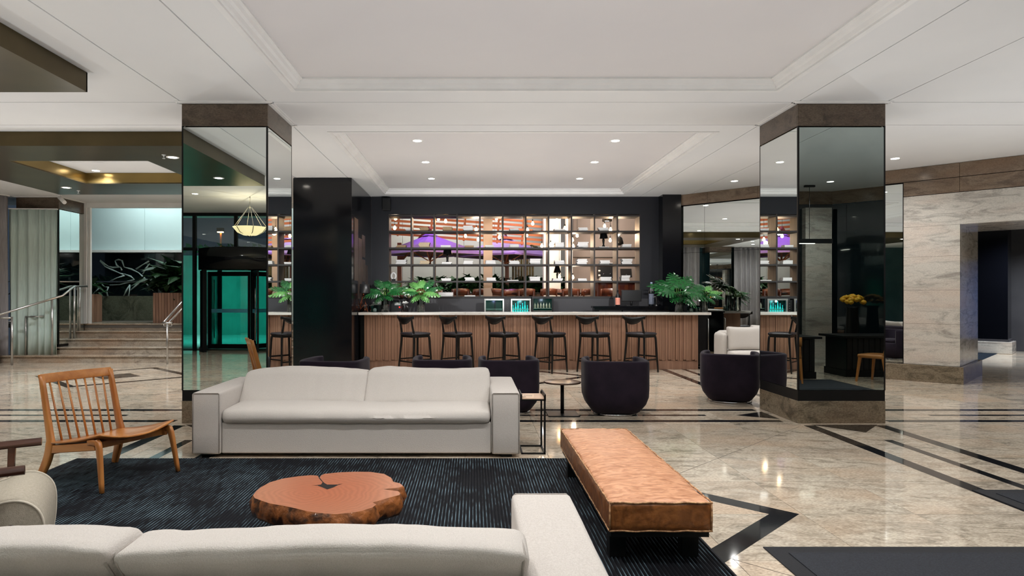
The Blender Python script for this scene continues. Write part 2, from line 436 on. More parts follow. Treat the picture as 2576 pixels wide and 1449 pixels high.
def soft(hx, hy, hz, r, n=(8, 8, 2), bulge=(0, 0, 0), wr=0, wf=8, seed=0, fn=None):
    """soft rounded block (cushion): half sizes, edge radius, bulge per axis, wrinkle amplitude"""
    def axis(h, k):
        a = [-h, -h + r * .3, -h + r] + [-h + r + (2 * h - 2 * r) * i / k for i in range(1, k)] + [h - r, h - r * .3, h]
        return a
    ax = [axis(hx, n[0]), axis(hy, n[1]), axis(hz, n[2])]
    h = (hx, hy, hz)
    idx = {}; vs = []; fs = []
    def vert(p):
        key = tuple(round(c, 6) for c in p)
        if key in idx: return idx[key]
        inner = Vector([max(-h[i] + r, min(h[i] - r, p[i])) for i in range(3)])
        d = Vector(p) - inner
        q = inner + d.normalized() * r if d.length > 1e-9 else Vector(p)
        u = [p[i] / h[i] for i in range(3)]
        for i in range(3):
            j, k = (i + 1) % 3, (i + 2) % 3
            q[i] += bulge[i] * u[i] * (1 - u[j] ** 4) * (1 - u[k] ** 4)
        if wr:
            q += Vector(p).normalized() * 0 + d.normalized() * wr * mnoise.noise(Vector((p[0] * wf + seed, p[1] * wf * .6, p[2] * wf * .6)))
        if fn: q = fn(Vector(q), u)
        idx[key] = len(vs); vs.append(q); return idx[key]
    for a in range(3):
        b, c = (a + 1) % 3, (a + 2) % 3
        for s_ in (-1, 1):
            for i in range(len(ax[b]) - 1):
                for j in range(len(ax[c]) - 1):
                    quad = []
                    for di, dj in ((0, 0), (1, 0), (1, 1), (0, 1)):
                        p = [0, 0, 0]; p[a] = s_ * h[a]; p[b] = ax[b][i + di]; p[c] = ax[c][j + dj]
                        quad.append(vert(tuple(p)))
                    fs.append(tuple(quad) if s_ > 0 else tuple(reversed(quad)))
    return vs, fs
# ================================================================= STRUCTURE
CZ = 3.66
# ---- floor: joint bed, granite tiles, black inlay bands
floor = struct(MB().prism([(-11.3, -3.2), (10.6, -3.2), (10.6, 8.35), (7.9, 11.05), (4.4, 14.75), (-11.3, 14.75)], -.12, -.004).build('floor', M_joint))
G = .0016
cells = []
i0, i1 = int((-11.2 - TX) / TW) , int((10.4 - TX) / TW)
for i in range(i0, i1):
    for j in range(-10, 14):
        x0, y0 = TX + i * TW, TY + j * TH
        if y0 + TH > 14.7 or y0 < -3.1: continue
        cx, cy = x0 + TW / 2, y0 + TH / 2
        if cx + cy > 19.1 or x0 + TW + y0 + TH > 19.6: continue
        vis = 0
        if y0 > 3.0:
            px, px2 = 1190 + F * cx / cy, 745 + F * EYE / cy
            if -60 < px < 2640 and px2 < 1540: vis = F * TW / cy * F * EYE * TH / (y0 * (y0 + TH))
        cells.append((vis, x0, y0))
cells.sort(reverse=True)
tile_me = MB().box(G, TW - G, G, TH - G, -.02, 0).mesh('tile', M_floor)
rest = MB()
for k, (vis, x0, y0) in enumerate(cells):
    if k < 290 and vis > 0:
        o = bpy.data.objects.new('tile', tile_me); COL.objects.link(o); o.parent = floor; o.location = (x0, y0, 0)
    else:
        rest.box(x0 + G, x0 + TW - G, y0 + G, y0 + TH - G, -.02, 0)
# edge fillers along the walls
rest.box(-11.3, 4.3, 14.4, 14.7, -.02, -.0006)
o = rest.build('tiles_beyond', M_floor, floor); o['kind'] = 'stuff'
IZ = .0008
def band(name, poly, m=M_inlay, z=IZ):
    return MB().prism(poly, -.01, z).build(name, m, floor)
def rect(x0, x1, y0, y1): return [(x0, y0), (x1, y0), (x1, y1), (x0, y1)]
for (ya, yb) in ((-.1, 7.4), (8.6, 14.3)):
    for c, w in ((3.77, .13), (4.18, .09), (4.57, .13), (-3.29, .13), (-2.86, .09), (-2.43, .13)):
        e = .75 if abs(w - .09) < .01 else 0
        hi = 13.0 if (c < 0 and ya > 8) else yb
        band('inlay_band', rect(c - w / 2, c + w / 2, ya + e, hi - e))
for (xa, xb) in ((-11.2, -3.45), (-2.2, 3.58), (4.8, 10.2)):
    for c, w in ((7.66, .12), (8.03, .08), (8.40, .12)):
        e = .75 if w == .08 else 0
        band('inlay_band', rect(xa + (e if xa > -11 else 0), xb - (e if xb < 10 else 0), c - w / 2, c + w / 2))
# chevrons that touch the pillars
for sx, cx in ((1, 3.62), (-1, -2.26)):
    band('inlay_chevron', [(cx, 7.78), (cx - sx * .42, 8.03), (cx, 8.28)] if sx > 0 else [(cx, 7.78), (cx + .42, 8.03), (cx, 8.28)])
for cx in (4.18, -2.86):
    band('inlay_chevron', [(cx - .38, 7.44), (cx + .0, 7.02), (cx + .38, 7.44)])
def ring(cx, cy, h, w):
    for a in range(4):
        t = a * PI / 2
        def pt(r, q): return (cx + r * math.cos(q), cy + r * math.sin(q))
        band('inlay_diamond', [pt(h - w, t), pt(h, t), pt(h, t + PI / 2), pt(h - w, t + PI / 2)], z=IZ + .0003)
ring(.68, 4.39, 1.49, .2); ring(.68, 11.95, 1.49, .2); ring(-6.45, 11.95, 1.49, .2); ring(-6.45, 4.39, 1.49, .2)
for cx, cy in ((-6.45, 11.95), (.68, 4.39)):
    band('inlay_square', [(cx - .45, cy), (cx, cy - .45), (cx + .45, cy), (cx, cy + .45)])
def seam(p, q, w=.005):
    p, q = Vector(p), Vector(q); n = (q - p).normalized(); n = Vector((-n.y, n.x)) * w / 2
    band('diagonal_joint', [tuple(p - n), tuple(q - n), tuple(q + n), tuple(p + n)], M_joint, IZ * .5)
for cx, cy in ((.68, 4.39), (.68, 11.4), (-6.45, 4.39)):
    for sx in (-1, 1):
        for sy in (-1, 1):
            seam((cx + sx * .75, cy + sy * .75), (cx + sx * (2.95), cy + sy * 2.95))

# ---- ceiling
ceiling = struct(MB().box(-13, 12, -3.6, 16.0, 3.84, 3.96).build('ceiling', M_groove))
xs = [-13, -3.32, -2.34, 3.70, 4.70, 12]; ys = [-3.6, 7.52, 8.52, 15.9]
g = .007
HOLES = {(2, 0): (-1.93, 3.28, 1.68, 7.10), (2, 2): (-1.93, 3.28, 8.89, 14.30)}
for i in range(5):
    for j in range(3):
        x0, x1, y0, y1 = xs[i] + g, xs[i + 1] - g, ys[j] + g, ys[j + 1] - g
        m = MB()
        h = HOLES.get((i, j))
        if h:
            m.box(x0, h[0], y0, y1, CZ, CZ + .03); m.box(h[1], x1, y0, y1, CZ, CZ + .03)
            m.box(h[0], h[1], y0, h[2], CZ, CZ + .03); m.box(h[0], h[1], h[3], y1, CZ, CZ + .03)
        else:
            m.box(x0, x1, y0, y1, CZ, CZ + .03)
        m.build('ceiling_panel', M_ceil, ceiling)
        if h:
            MB().box(h[0] + .05, h[1] - .05, h[2] + .05, h[3] - .05, 3.765, 3.80).build('coffer_panel', M_ceilb, ceiling)
            prof = [(-.03, 3.66), (-.03, 3.652), (.025, 3.652), (.025, 3.672), (.045, 3.676), (.06, 3.705), (.085, 3.715), (.10, 3.742), (.125, 3.748), (.125, 3.768)]
            mm = MB(); vs = []
            for d, z in prof:
                vs += [(h[0] + d, h[2] + d, z), (h[1] - d, h[2] + d, z), (h[1] - d, h[3] - d, z), (h[0] + d, h[3] - d, z)]
            fs = [(a * 4 + k, a * 4 + (k + 1) % 4, (a + 1) * 4 + (k + 1) % 4, (a + 1) * 4 + k) for a in range(len(prof) - 1) for k in range(4)]
            mm.add(vs, fs); mm.build('cornice', M_white, ceiling)

# ---- dropped bronze soffits
def soffit(name, label, x0, x1, y0, y1, hole=None):
    t = thing(name, label, 'ceiling soffit', ((x0 + x1) / 2, (y0 + y1) / 2, 3.465))
    ox, oy = (x0 + x1) / 2, (y0 + y1) / 2
    a, b, c, d = x0 - ox, x1 - ox, y0 - oy, y1 - oy
    m = MB()
    m.box(a, b, c, c + .02, 0, .192); m.box(a, b, d - .02, d, 0, .192); m.box(a, a + .02, c, d, 0, .192); m.box(b - .02, b, c, d, 0, .192)
    m.build('fascia', M_bronze, t)
    u = MB()
    if hole:
        e, f, g_, h = hole[0] - ox, hole[1] - ox, hole[2] - oy, hole[3] - oy
        u.box(a + .02, e, c + .02, d - .02, 0, .02); u.box(f, b - .02, c + .02, d - .02, 0, .02)
        u.box(e, f, c + .02, g_, 0, .02); u.box(e, f, h, d - .02, 0, .02)
        q = MB(); q.box(e - .02, e, g_, h, .02, .192); q.box(f, f + .02, g_, h, .02, .192); q.box(e, f, g_ - .02, g_, .02, .192); q.box(e, f, h, h + .02, .02, .192)
        q.build('recess_side', M_gold, t)
    else:
        u.box(a + .02, b - .02, c + .02, d - .02, 0, .02)
    u.build('underside', M_bronze, t)
    return t
soffit('ceiling_soffit', 'dropped bronze ceiling panel at upper left nearest the camera', -8.2, -3.81, 2.97, 6.52)
soffit('ceiling_soffit', 'dropped bronze ceiling panel with white recess above the stair approach', -8.2, -3.81, 8.85, 13.1, (-6.93, -4.85, 9.84, 11.82))

# ---- back wall of the bar with the shelf opening
SX0, SX1, SZ0, SZ1, BY = -1.88, 3.71, 1.41, 3.27, 14.65
wb = struct(MB().box(-2.26, SX0, BY, BY + .18, 0, CZ).box(SX1, 4.75, BY, BY + .18, 0, CZ).box(SX0, SX1, BY, BY + .18, SZ1, CZ).box(SX0, SX1, BY, BY + .18, 0, SZ0).build('wall_back', M_black))
MB().box(4.12, 4.52, 14.34, BY, 0, CZ).build('corner_pier', M_blackgl, wb)
MB().box(-2.24, 3.9, BY - .012, BY - .001, .9, 1.395).build('lower_board', M_grey, wb)
# black column running back to the wall
bc = thing('column', 'big square black lacquered column at the left end of the bar', 'column', (-2.805, 13.47, 0))
MB().box(-.545, .545, -1.18, 1.18, 0, CZ - .01).build('shaft', M_blackgl, bc, bevel=.004)
MB().box(-.56, .56, -1.19, 1.18, 0, .06).build('skirting', M_edge, bc)
sr = MB()
for (ya, yb, za, zb) in ((-.95, -.55, 1.75, 2.95), (-.5, -.1, 1.4, 2.6), (-.05, .3, 1.75, 2.2), (-.05, .3, 2.25, 2.7), (.35, .65, 1.6, 2.1)):
    sr.box(.545, .556, ya, yb, za, zb)
sr.build('relief_panels', mat('bronze_relief', (70, 56, 48), .35, alt=(52, 42, 38), nscale=9), bc)

# ---- pillars
def pillar(label, x0, x1, y0, y1, front=M_mirror, side=M_mirror):
    cx, cy, hx, hy = (x0 + x1) / 2, (y0 + y1) / 2, (x1 - x0) / 2, (y1 - y0) / 2
    t = thing('pillar', label, 'pillar', (cx, cy, 0))
    MB().box(-hx + .03, hx - .03, -hy + .03, hy - .03, 0, CZ).build('core', M_edge, t)
    # stone base and cap slabs
    for nm, m, z0, z1, o_ in (('base_slab', M_base, 0, .255, .0), ('cap_slab', M_cap, 3.39, 3.64, .0)):
        MB().box(-hx - o_, hx + o_, -hy - o_, -hy + .03, z0, z1).build(nm, m, t, bevel=.003)
        MB().box(-hx - o_, hx + o_, hy - .03, hy + o_, z0, z1).build(nm, m, t, bevel=.003)
        MB().box(-hx - o_, -hx + .03, -hy + .03, hy - .03, z0, z1).build(nm, m, t, bevel=.003)
        MB().box(hx - .03, hx + o_, -hy + .03, hy - .03, z0, z1).build(nm, m, t, bevel=.003)
    MB().box(-hx + .004, hx - .004, -hy + .004, hy - .004, .255, .375).build('black_band', M_edge, t)
    e = .018
    MB().box(-hx + e, hx - e, -hy + .001, -hy + .012, .38, 3.375).build('mirror_panel', front, t)
    MB().box(-hx + e, hx - e, hy - .012, hy - .001, .38, 3.375).build('mirror_panel', M_mirror, t)
    MB().box(-hx + .001, -hx + .012, -hy + e, hy - e, .38, 3.375).build('mirror_panel', side, t)
    MB().box(hx - .012, hx - .001, -hy + e, hy - e, .38, 3.375).build('mirror_panel', side, t)
    st = MB()
    for a in (-1, 1):
        for b in (-1, 1):
            st.box(a * hx - (e if a > 0 else 0), a * hx + (e if a < 0 else 0), b * hy - (e if b > 0 else 0), b * hy + (e if b < 0 else 0), .375, 3.39)
    st.build('corner_strips', M_edge, t)
    tr = MB()
    for d, z0, z1 in ((.035, 3.645, CZ), (.06, 3.652, CZ)):
        tr.box(-hx - d, hx + d, -hy - d, -hy + .02, z0, z1); tr.box(-hx - d, hx + d, hy - .02, hy + d, z0, z1)
        tr.box(-hx - d, -hx + .02, -hy, hy, z0, z1); tr.box(hx - .02, hx + d, -hy, hy, z0, z1)
    tr.build('ceiling_trim', M_white, t)
    return t
pillar('mirror-clad square pillar behind the left arm of the white sofa', -3.32, -2.34, 7.52, 8.52)
pillar('mirror-clad square pillar on a stone base right of the tub chairs', 3.70, 4.70, 7.52, 8.52, front=M_mirror2)
pillar('mirror-clad pillar beside the curtains at the foot of the left stair', -10.15, -9.2, 14.66, 15.62)
pillar('stone-capped pillar among the left curtains, seen in the bar mirror', -11.1, -10.2, 7.52, 8.5)

# ---- 45 degree wall at the right: local x runs along the wall, local -y faces the room
WR = node('wall_right', (4.30, 14.65, 0), R(-45))
def wr(name, s0, s1, z0, z1, m, y0=-.02, y1=.02, bevel=.0):
    return MB().box(s0, s1, y0, y1, z0, z1).build(name, m, WR, bevel=bevel)
MB().box(.0, 5.30, .04, .3, 0, CZ).box(7.9, 9.4, .04, .3, 0, CZ).box(5.30, 7.9, .04, .3, 2.66, CZ).build('wall_core', M_edge, WR)
for s0, s1 in ((.15, .88), (.885, 2.6), (2.605, 4.49)):
    wr('mirror_panel', s0, s1, .29, 2.385, M_mirror, -.01, .02)
    wr('mirror_panel', s0, s1, 2.39, 3.40, M_mirror, -.01, .02)
for s0, s1 in ((.12, .95), (.955, 2.0), (2.005, 3.6), (3.605, 5.295), (5.30, 7.0), (7.005, 9.3)):
    wr('stone_panel', s0, s1, 3.425, 3.655, M_fascia, -.02, .04)
for s0, s1 in ((4.505, 5.295), (5.30, 7.0), (7.005, 9.3)):
    wr('stone_panel', s0, s1, 3.175, 3.415, M_fascia, -.02, .04)
    if s0 > 5.2: wr('stone_panel', s0, s1 , 2.64, 3.165, M_stone, -.02, .04)
for z0, z1 in ((.285, .98), (.983, 1.55), (1.553, 2.12), (2.123, 2.637), (2.64, 3.165)):
    wr('stone_panel', 4.505, 5.3, z0, z1, M_stone, -.02, .04)
    if z1 < 2.7:
        wr('stone_panel', 7.9, 9.3, z0, z1, M_stone, -.02, .04)
        MB().box(5.28, 5.30, .042, 1.76, z0, z1).build('stone_panel', M_stone, WR)
        MB().box(7.9, 7.92, .042, 1.76, z0, z1).build('stone_panel', M_stone, WR)
MB().box(5.0, 5.279, .3, 1.76, 0, 2.64).build('wall_core', M_edge, WR)
MB().box(5.28, 7.92, .042, 1.76, 2.637, 2.66).build('lintel_soffit', M_stone, WR)
for s0, s1 in ((.12, 1.6), (1.604, 3.2), (3.204, 5.36)):
    wr('plinth_stone', s0, s1, 0, .28, M_base, -.10, .04, .004)
wr('plinth_stone', 7.86, 9.3, 0, .28, M_base, -.1, .04, .004)
MB().box(5.30, 5.36, .042, 1.8, 0, .28).build('plinth_stone', M_base, WR)
# lobby beyond the opening
fb = MB().box(4.9, 12.5, .04, 12.0, -.03, -.001).build('lobby_floor', M_floor, WR)
MB().box(2.0, 12.5, 9.0, 9.2, 0, CZ).build('lobby_back_wall', M_grey, WR)
MB().box(12.3, 12.5, .3, 9.0, 0, CZ).build('lobby_side_wall', M_dglass, WR)
MB().box(2.0, 2.2, 1.8, 9.0, 0, CZ).build('lobby_side_wall', M_grey, WR)
MB().box(2.2, 12.3, .3, 9.0, 3.4, 3.45).build('lobby_ceiling', M_ceil, WR)
MB().box(5.5, 8.0, 8.9, 8.99, .3, 2.4).build('blue_glass', mat('blue_glass', (20, 60, 110), .05, alt=(16, 50, 98), nscale=.8, emit=(20, 70, 130), estr=.08), WR)
lamp('SPOT', 'lobby_light', (13.2, 15.2, 3.3), 750, (.85, .92, 1), .05, spot=150, blend=1)
lc = thing('column', 'black column on a stone base beyond the opening at far right', 'column', (13.4, 17.0, 0), R(-45))
MB().box(-.33, .33, -.33, .33, .36, 3.4).build('shaft', M_blackgl, lc)
MB().box(-.42, .42, -.42, .42, 0, .3).build('base', M_stone, lc, bevel=.01)
MB().box(-.36, .36, -.36, .36, .3, .36).build('collar', M_grey, lc)

# right-hand enclosure and the dark glazed corner seen in the right pillar
struct(MB().box(10.7, 10.9, 3.3, 8.4, 0, CZ).build('wall_side', M_dglass))
D = node('wall_dark_corner', (0, 0, 0))
MB().box(5.2, 7.6, 1.0, 1.1, 0, 3.38).build('dark_glass_panel', M_dglass, D)
MB().box(5.2, 7.6, .98, 1.12, 3.385, 3.66).build('stone_panel', M_fascia, D)
MB().add([(7.6, 1.0, 0), (7.6, 1.1, 0), (10.8, 4.3, 0), (10.9, 4.2, 0), (7.6, 1.0, 3.38), (7.6, 1.1, 3.38), (10.8, 4.3, 3.38), (10.9, 4.2, 3.38)],
         [(0, 1, 2, 3), (7, 6, 5, 4), (1, 5, 6, 2), (0, 3, 7, 4)]).build('dark_glass_panel', M_dglass, D)
MB().add([(7.58, 1.12, 3.385), (10.78, 4.32, 3.385), (10.78, 4.32, 3.66), (7.58, 1.12, 3.66)], [(0, 1, 2, 3)]).build('stone_panel', M_fascia, D, solid=.02)
MB().box(6.95, 7.5, 1.1, 1.25, .3, 3.3).build('stone_panel', M_stone, D)
MB().box(6.9, 7.55, 1.1, 1.3, 0, .3).build('plinth_stone', M_stone, D)
MB().box(5.2, 5.3, -3.2, 1.0, 0, CZ).build('side_panel', M_grey, D)

# ---- facade behind the camera with revolving door (seen in the left pillar)
FY = -2.5
fa = node('wall_entrance', (0, 0, 0))
MB().box(-11.3, 5.3, FY - .06, FY + .06, 3.58, CZ).box(-11.3, -7.35, FY - .06, FY + .06, 2.66, 2.74).box(-4.65, 5.3, FY - .06, FY + .06, 2.66, 2.74).build('frame_rail', M_edge, fa)
for x in (-11.3, -9.5, -7.4, -6.3, -4.65, -2.9, -1.0, 1.0, 3.0, 5.2):
    z0 = 2.72 if -7 < x < -5 else 0
    MB().box(x - .04, x + .04, FY - .05, FY + .05, z0, 3.58).build('mullion', M_edge, fa)
xsf = [-11.3, -9.5, -7.4, -6.3, -4.65, -2.9, -1.0, 1.0, 3.0, 5.2]
for a, b in zip(xsf[:-1], xsf[1:]):
    MB().box(a + .04, b - .04, FY - .008, FY + .008, 2.74, 3.58).build('pane', M_glass, fa)
    if not (-7.5 < a < -4.7):
        MB().box(a + .04, b - .04, FY - .008, FY + .008, .08, 2.66).build('pane', M_teal, fa)
rd = thing('revolving_door', 'black revolving door with teal glass, reflected in the left pillar', 'revolving door', (-6.02, FY - .45, 0))
rr = 1.32
def arc(r0, r1, z0, z1, a0, a1, n):
    m = MB()
    for k in range(n):
        t0, t1 = R(a0 + (a1 - a0) * k / n), R(a0 + (a1 - a0) * (k + 1) / n)
        q = [(r0 * math.cos(t0), r0 * math.sin(t0)), (r1 * math.cos(t0), r1 * math.sin(t0)), (r1 * math.cos(t1), r1 * math.sin(t1)), (r0 * math.cos(t1), r0 * math.sin(t1))]
        m.prism(q, z0, z1)
    return m
MB().lathe([(0, 2.14), (rr + .04, 2.14), (rr + .04, 2.7), (0, 2.7)], 40).build('drum', M_blackgl, rd)
arc(rr - .012, rr, .1, 2.12, -30, 45, 8).build('curved_glass', M_teal, rd)
arc(rr - .012, rr, .1, 2.12, 135, 210, 8).build('curved_glass', M_teal, rd)
arc(rr - .03, rr + .02, 0, .1, -30, 45, 8).build('sill', M_edge, rd); arc(rr - .03, rr + .02, 0, .1, 135, 210, 8).build('sill', M_edge, rd)
for a in (45, 135, -30, 210):
    MB().box(-.05, .05, -.04, .04, 0, 2.14, Matrix.Rotation(R(a), 4, 'Z') @ Matrix.Translation((rr, 0, 0))).build('jamb', M_edge, rd)
MB().tube([(0, 0, 0), (0, 0, 2.14)], .04).build('spindle', M_edge, rd)
for a in (65, 185, 305):
    RM = Matrix.Rotation(R(a), 4, 'Z')
    lf = MB(); lf.box(.05, 1.25, -.02, .02, .02, .14, RM); lf.box(.05, 1.25, -.02, .02, 2.0, 2.12, RM); lf.box(.05, .12, -.02, .02, .14, 2.0, RM); lf.box(1.15, 1.25, -.02, .02, .14, 2.0, RM)
    w = lf.build('wing', M_edge, rd)
    MB().box(.12, 1.15, -.004, .004, .14, 2.0, RM).build('pane', M_teal, w)
    MB().box(.12, 1.15, -.008, .008, 1.0, 1.1, RM).build('rail_strip', mat('blue_strip_%d' % a, (110, 200, 225), .4, alt=(96, 190, 215), nscale=5), w)
    MB().tube([RM @ Vector((1.1, .05, .3)), RM @ Vector((1.1, .05, 1.9))], .014).build('pull_bar', M_chrome, w)
# street beyond the facade
st = struct(MB().box(-14, 8, -13, FY - .1, -.16, -.02).build('ground_street', mat('street_paving', (120, 130, 126), .7, alt=(104, 114, 110), nscale=2)))
gw = struct(MB().box(-14, 8, -10.4, -10.1, -.02, 3.0).build('wall_street', mat('street_wall', (96, 120, 112), .8, alt=(76, 100, 92), nscale=1.2)))
hd = MB()
for k in range(420):
    x = random.uniform(-13, 4); z = 3.0 + random.uniform(0, .35); y = -10.2 + random.uniform(-.25, .3)
    a = Vector((x, y, z)); hd.add([a, a + Vector((random.uniform(-.1, .1), .03, .14)), a + Vector((random.uniform(.05, .18), -.02, .06))], [(0, 1, 2)])
h = hd.build('hedge', M_leafd); tag(h, 'clipped hedge on top of the street wall outside the entrance', 'hedge'); h['kind'] = 'stuff'
for k in range(4):
    lamp('SPOT', 'street_light', (-11 + 4.2 * k, -5.6, 5.2), 2300, (.30, 1.0, .88), .3, (R(-24), 0, 0), spot=100)
for k, x in enumerate((-9.6, -5.3)):
    l = thing('wall_lamp', ['small amber lamp outside, left pane over the revolving door reflection', 'small amber lamp outside, right pane over the revolving door reflection'][k], 'lamp', (x, -10.05, 3.9))
    MB().box(-.12, .12, -.05, .08, 0, .14).build('shade', M_edge, l)
    MB().box(-.1, .1, -.04, .07, -.03, 0).build('lens', M_bulb, l)
    MB().box(-.03, .03, -.05, -.01, -.9, 0).build('bracket', M_slat, l)

# ---- left side: curtain wall
struct(MB().box(-11.3, -11.1, -3, 14.75, 0, CZ).build('wall_left', mat('left_glazing', (60, 84, 88), .1, alt=(50, 74, 78), nscale=1)))
def curtain(label, p, q, depth=.07, pitch=.19, z0=.02, z1=CZ - .02, m=M_curtain, seed=0):
    p, q = Vector(p), Vector(q); L = (q - p).length; d = (q - p) / L; nrm = Vector((-d.y, d.x))
    rnd = random.Random(seed); n = int(L / .02)
    ph = 0; amp = []
    offs = []
    for i in range(n + 1):
        ph += 2 * PI * .02 / pitch * (1 + .35 * math.sin(i * .13 + seed) + .15 * math.sin(i * .41))
        offs.append(depth * (math.sin(ph) + .25 * math.sin(ph * 2 + 1)))
    t = thing('curtain', label, 'curtain', (p.x, p.y, 0))
    mm = MB()
    def fn(u, v):
        i = round(u * n); s = L * u; z = z0 + (z1 - z0) * v
        o = offs[i] * (1 - .45 * v) + .01 * math.sin(v * 5 + i * .3)
        return (d.x * s + nrm.x * o, d.y * s + nrm.y * o, z)
    mm.grid(fn, n, 6); mm.build('drape', m, t, solid=.004)
    MB().box(-.0, L, -.03, .03, z1, z1 + .02, Matrix.Rotation(math.atan2(d.y, d.x), 4, 'Z')).build('track', M_white, t)
    return t
curtain('grey pleated curtain at far left beside the stair', (-10.62, 12.6), (-10.2, 14.5), seed=1)
curtain('added green-lit pleated curtain standing in for the reflection in the stair pillar', (-10.2, 14.50), (-9.17, 14.56), depth=.045, pitch=.16, m=M_curtain_lit, seed=2, z0=.16, z1=3.36)  # stands in for the curtain mirrored in the pillar face
curtain('long grey curtain left of the dark pillar in the bar mirror', (-10.55, 8.8), (-10.6, 12.4), seed=3, depth=.11, pitch=.26)
curtain('long grey curtain right of the dark pillar in the bar mirror', (-10.5, 3.2), (-10.5, 7.3), seed=4, depth=.11, pitch=.26)

# ---- stair
ST = thing('staircase', 'broad five-step granite staircase rising to the terrace at left', 'stairs', (-6.8, 14.33, 0))
lefts = [-11.2, -10.1, -9.8, -9.62, -9.42]
for k in range(5):
    y0 = .33 * k; z1 = .16 * (k + 1)
    x0 = lefts[k] + 6.8
    cuts = [x0]
    while cuts[-1] < 3.4:
        cuts.append(min(3.45, cuts[-1] + 1.55 + .25 * ((k * 3 + len(cuts)) % 3)))
    for a, b in zip(cuts[:-1], cuts[1:]):
        MB().box(a + .002, b - .002, y0 + .02, y0 + (.45 if k < 4 else 1.0), z1 - .16, z1 - .035).build('riser', M_step, ST)
        MB().box(a + .001, b - .001, y0 - .015, y0 + (.36 if k < 4 else 1.0), z1 - .035, z1).build('tread', M_step, ST, bevel=.012)
MB().box(1.0 - .38 * 0, 1.9, 1.335, 1.345, .665, .72).build('patch', mat('rust_patch', (150, 74, 44), .5, alt=(130, 64, 38), nscale=14), ST)
# ================================================================= TERRACE BEHIND THE BAR
TZ = .8
tf = struct(MB().box(-12, 8.5, 15.66, 24, TZ - .1, TZ - .002).build('ground_terrace', M_tfloor))
tw = struct(MB().box(-3.4, 5.2, 22.0, 22.2, TZ, 5.2).build('wall_terrace', M_tbeige))
for k in range(9):
    MB().box(-5.4 + k * 1.02, -5.4 + k * 1.02 + 1.01, 21.93, 21.99, TZ + .4, 5.0).build('panel', M_twall, tw)
tc = struct(MB().box(-12, 8.5, 16.05, 24, 5.0, 5.1).build('ceiling_terrace', M_white))
MB().box(-12, 8.5, 15.9, 16.05, 3.66, 5.1).build('upstand', M_white, tc)
# pale panel wall with the etched glass at the top of the stair
pw = struct(MB().box(-11.5, -3.3, 17.6, 17.75, TZ, 5.0).build('wall_pale', M_grey))
for x0, x1 in ((-10.6, -8.72), (-8.715, -7.72), (-7.715, -6.42), (-6.415, -5.1), (-5.095, -3.4)):
    MB().box(x0, x1, 17.52, 17.58, 2.66, 3.98).build('panel', M_tpanel, pw)
MB().box(-10.6, -3.4, 17.50, 17.58, 3.985, 4.08).build('top_rail', M_bronze, pw)
MB().box(-10.6, -6.55, 17.50, 17.56, TZ, 1.455).build('granite_dado', M_green, pw)
MB().box(-10.6, -6.5, 17.3, 17.6, 2.60, 2.66).build('soffit_lip', M_white, pw)
MB().box(-6.45, -3.4, 17.52, 17.58, TZ, 2.655).build('panel', M_tpanel, pw)
eg = thing('etched_glass_panel', 'dark glass panel with white branching line drawing above granite dado', 'glass panel', (-8.5, 17.5, 1.46))
MB().box(-1.9, 1.98, 0, .02, 0, 1.14).build('pane', M_dglass, eg)
art = mat('etched_lines', (176, 196, 194), .6, alt=(160, 184, 182), nscale=30)
def apx(px, py):    # pixel of the photograph at the panel plane, in panel coordinates
    p = P(px, 17.48, py); return (p[0] + 8.5, -.012, p[2] - 1.46)
strokes = [[(252, 654), (262, 664), (272, 670), (284, 673), (303, 672), (306, 680)], [(252, 656), (264, 671), (280, 678), (300, 687), (310, 690)],
           [(289, 656), (293, 667), (300, 672)], [(306, 655), (312, 672), (330, 677), (348, 686), (362, 699), (372, 710)], [(290, 655), (298, 653), (306, 655)],
           [(342, 677), (360, 665), (374, 657)], [(376, 663), (366, 676), (358, 690)], [(277, 708), (294, 699), (313, 693)], [(312, 689), (328, 695), (338, 703), (320, 708)],
           [(229, 745), (240, 733), (250, 724), (246, 716)], [(230, 715), (240, 721), (248, 728)], [(256, 716), (263, 722), (272, 722), (268, 733), (270, 745)],
           [(240, 745), (246, 738), (252, 745)], [(276, 717), (300, 716), (330, 708)], [(326, 716), (318, 730), (310, 745)], [(326, 716), (325, 734), (323, 745)],
           [(356, 706), (342, 718), (328, 730)], [(366, 711), (376, 722), (386, 730)]]
for k, s_ in enumerate(strokes):
    MB().tube([apx(*p) for p in s_], [.012 + .012 * ((i + k) % 2) for i in range(len(s_))], 6, flat=1).build('etched_line', art, eg)
MB().tube([(-1.9, -.03, .37), (1.9, -.03, .37)], .022, 8).build('rail', M_steel, eg)
# stair-top frame
fr = struct(MB().box(-9.26, -9.14, 15.60, 15.74, TZ, 3.66).box(-9.12, -9.07, 15.64, 15.7, TZ, 3.66).build('trim_1', M_white))
struct(MB().box(-9.3, -3.36, 15.62, 15.78, 3.55, 3.66).build('trim_2', M_white))

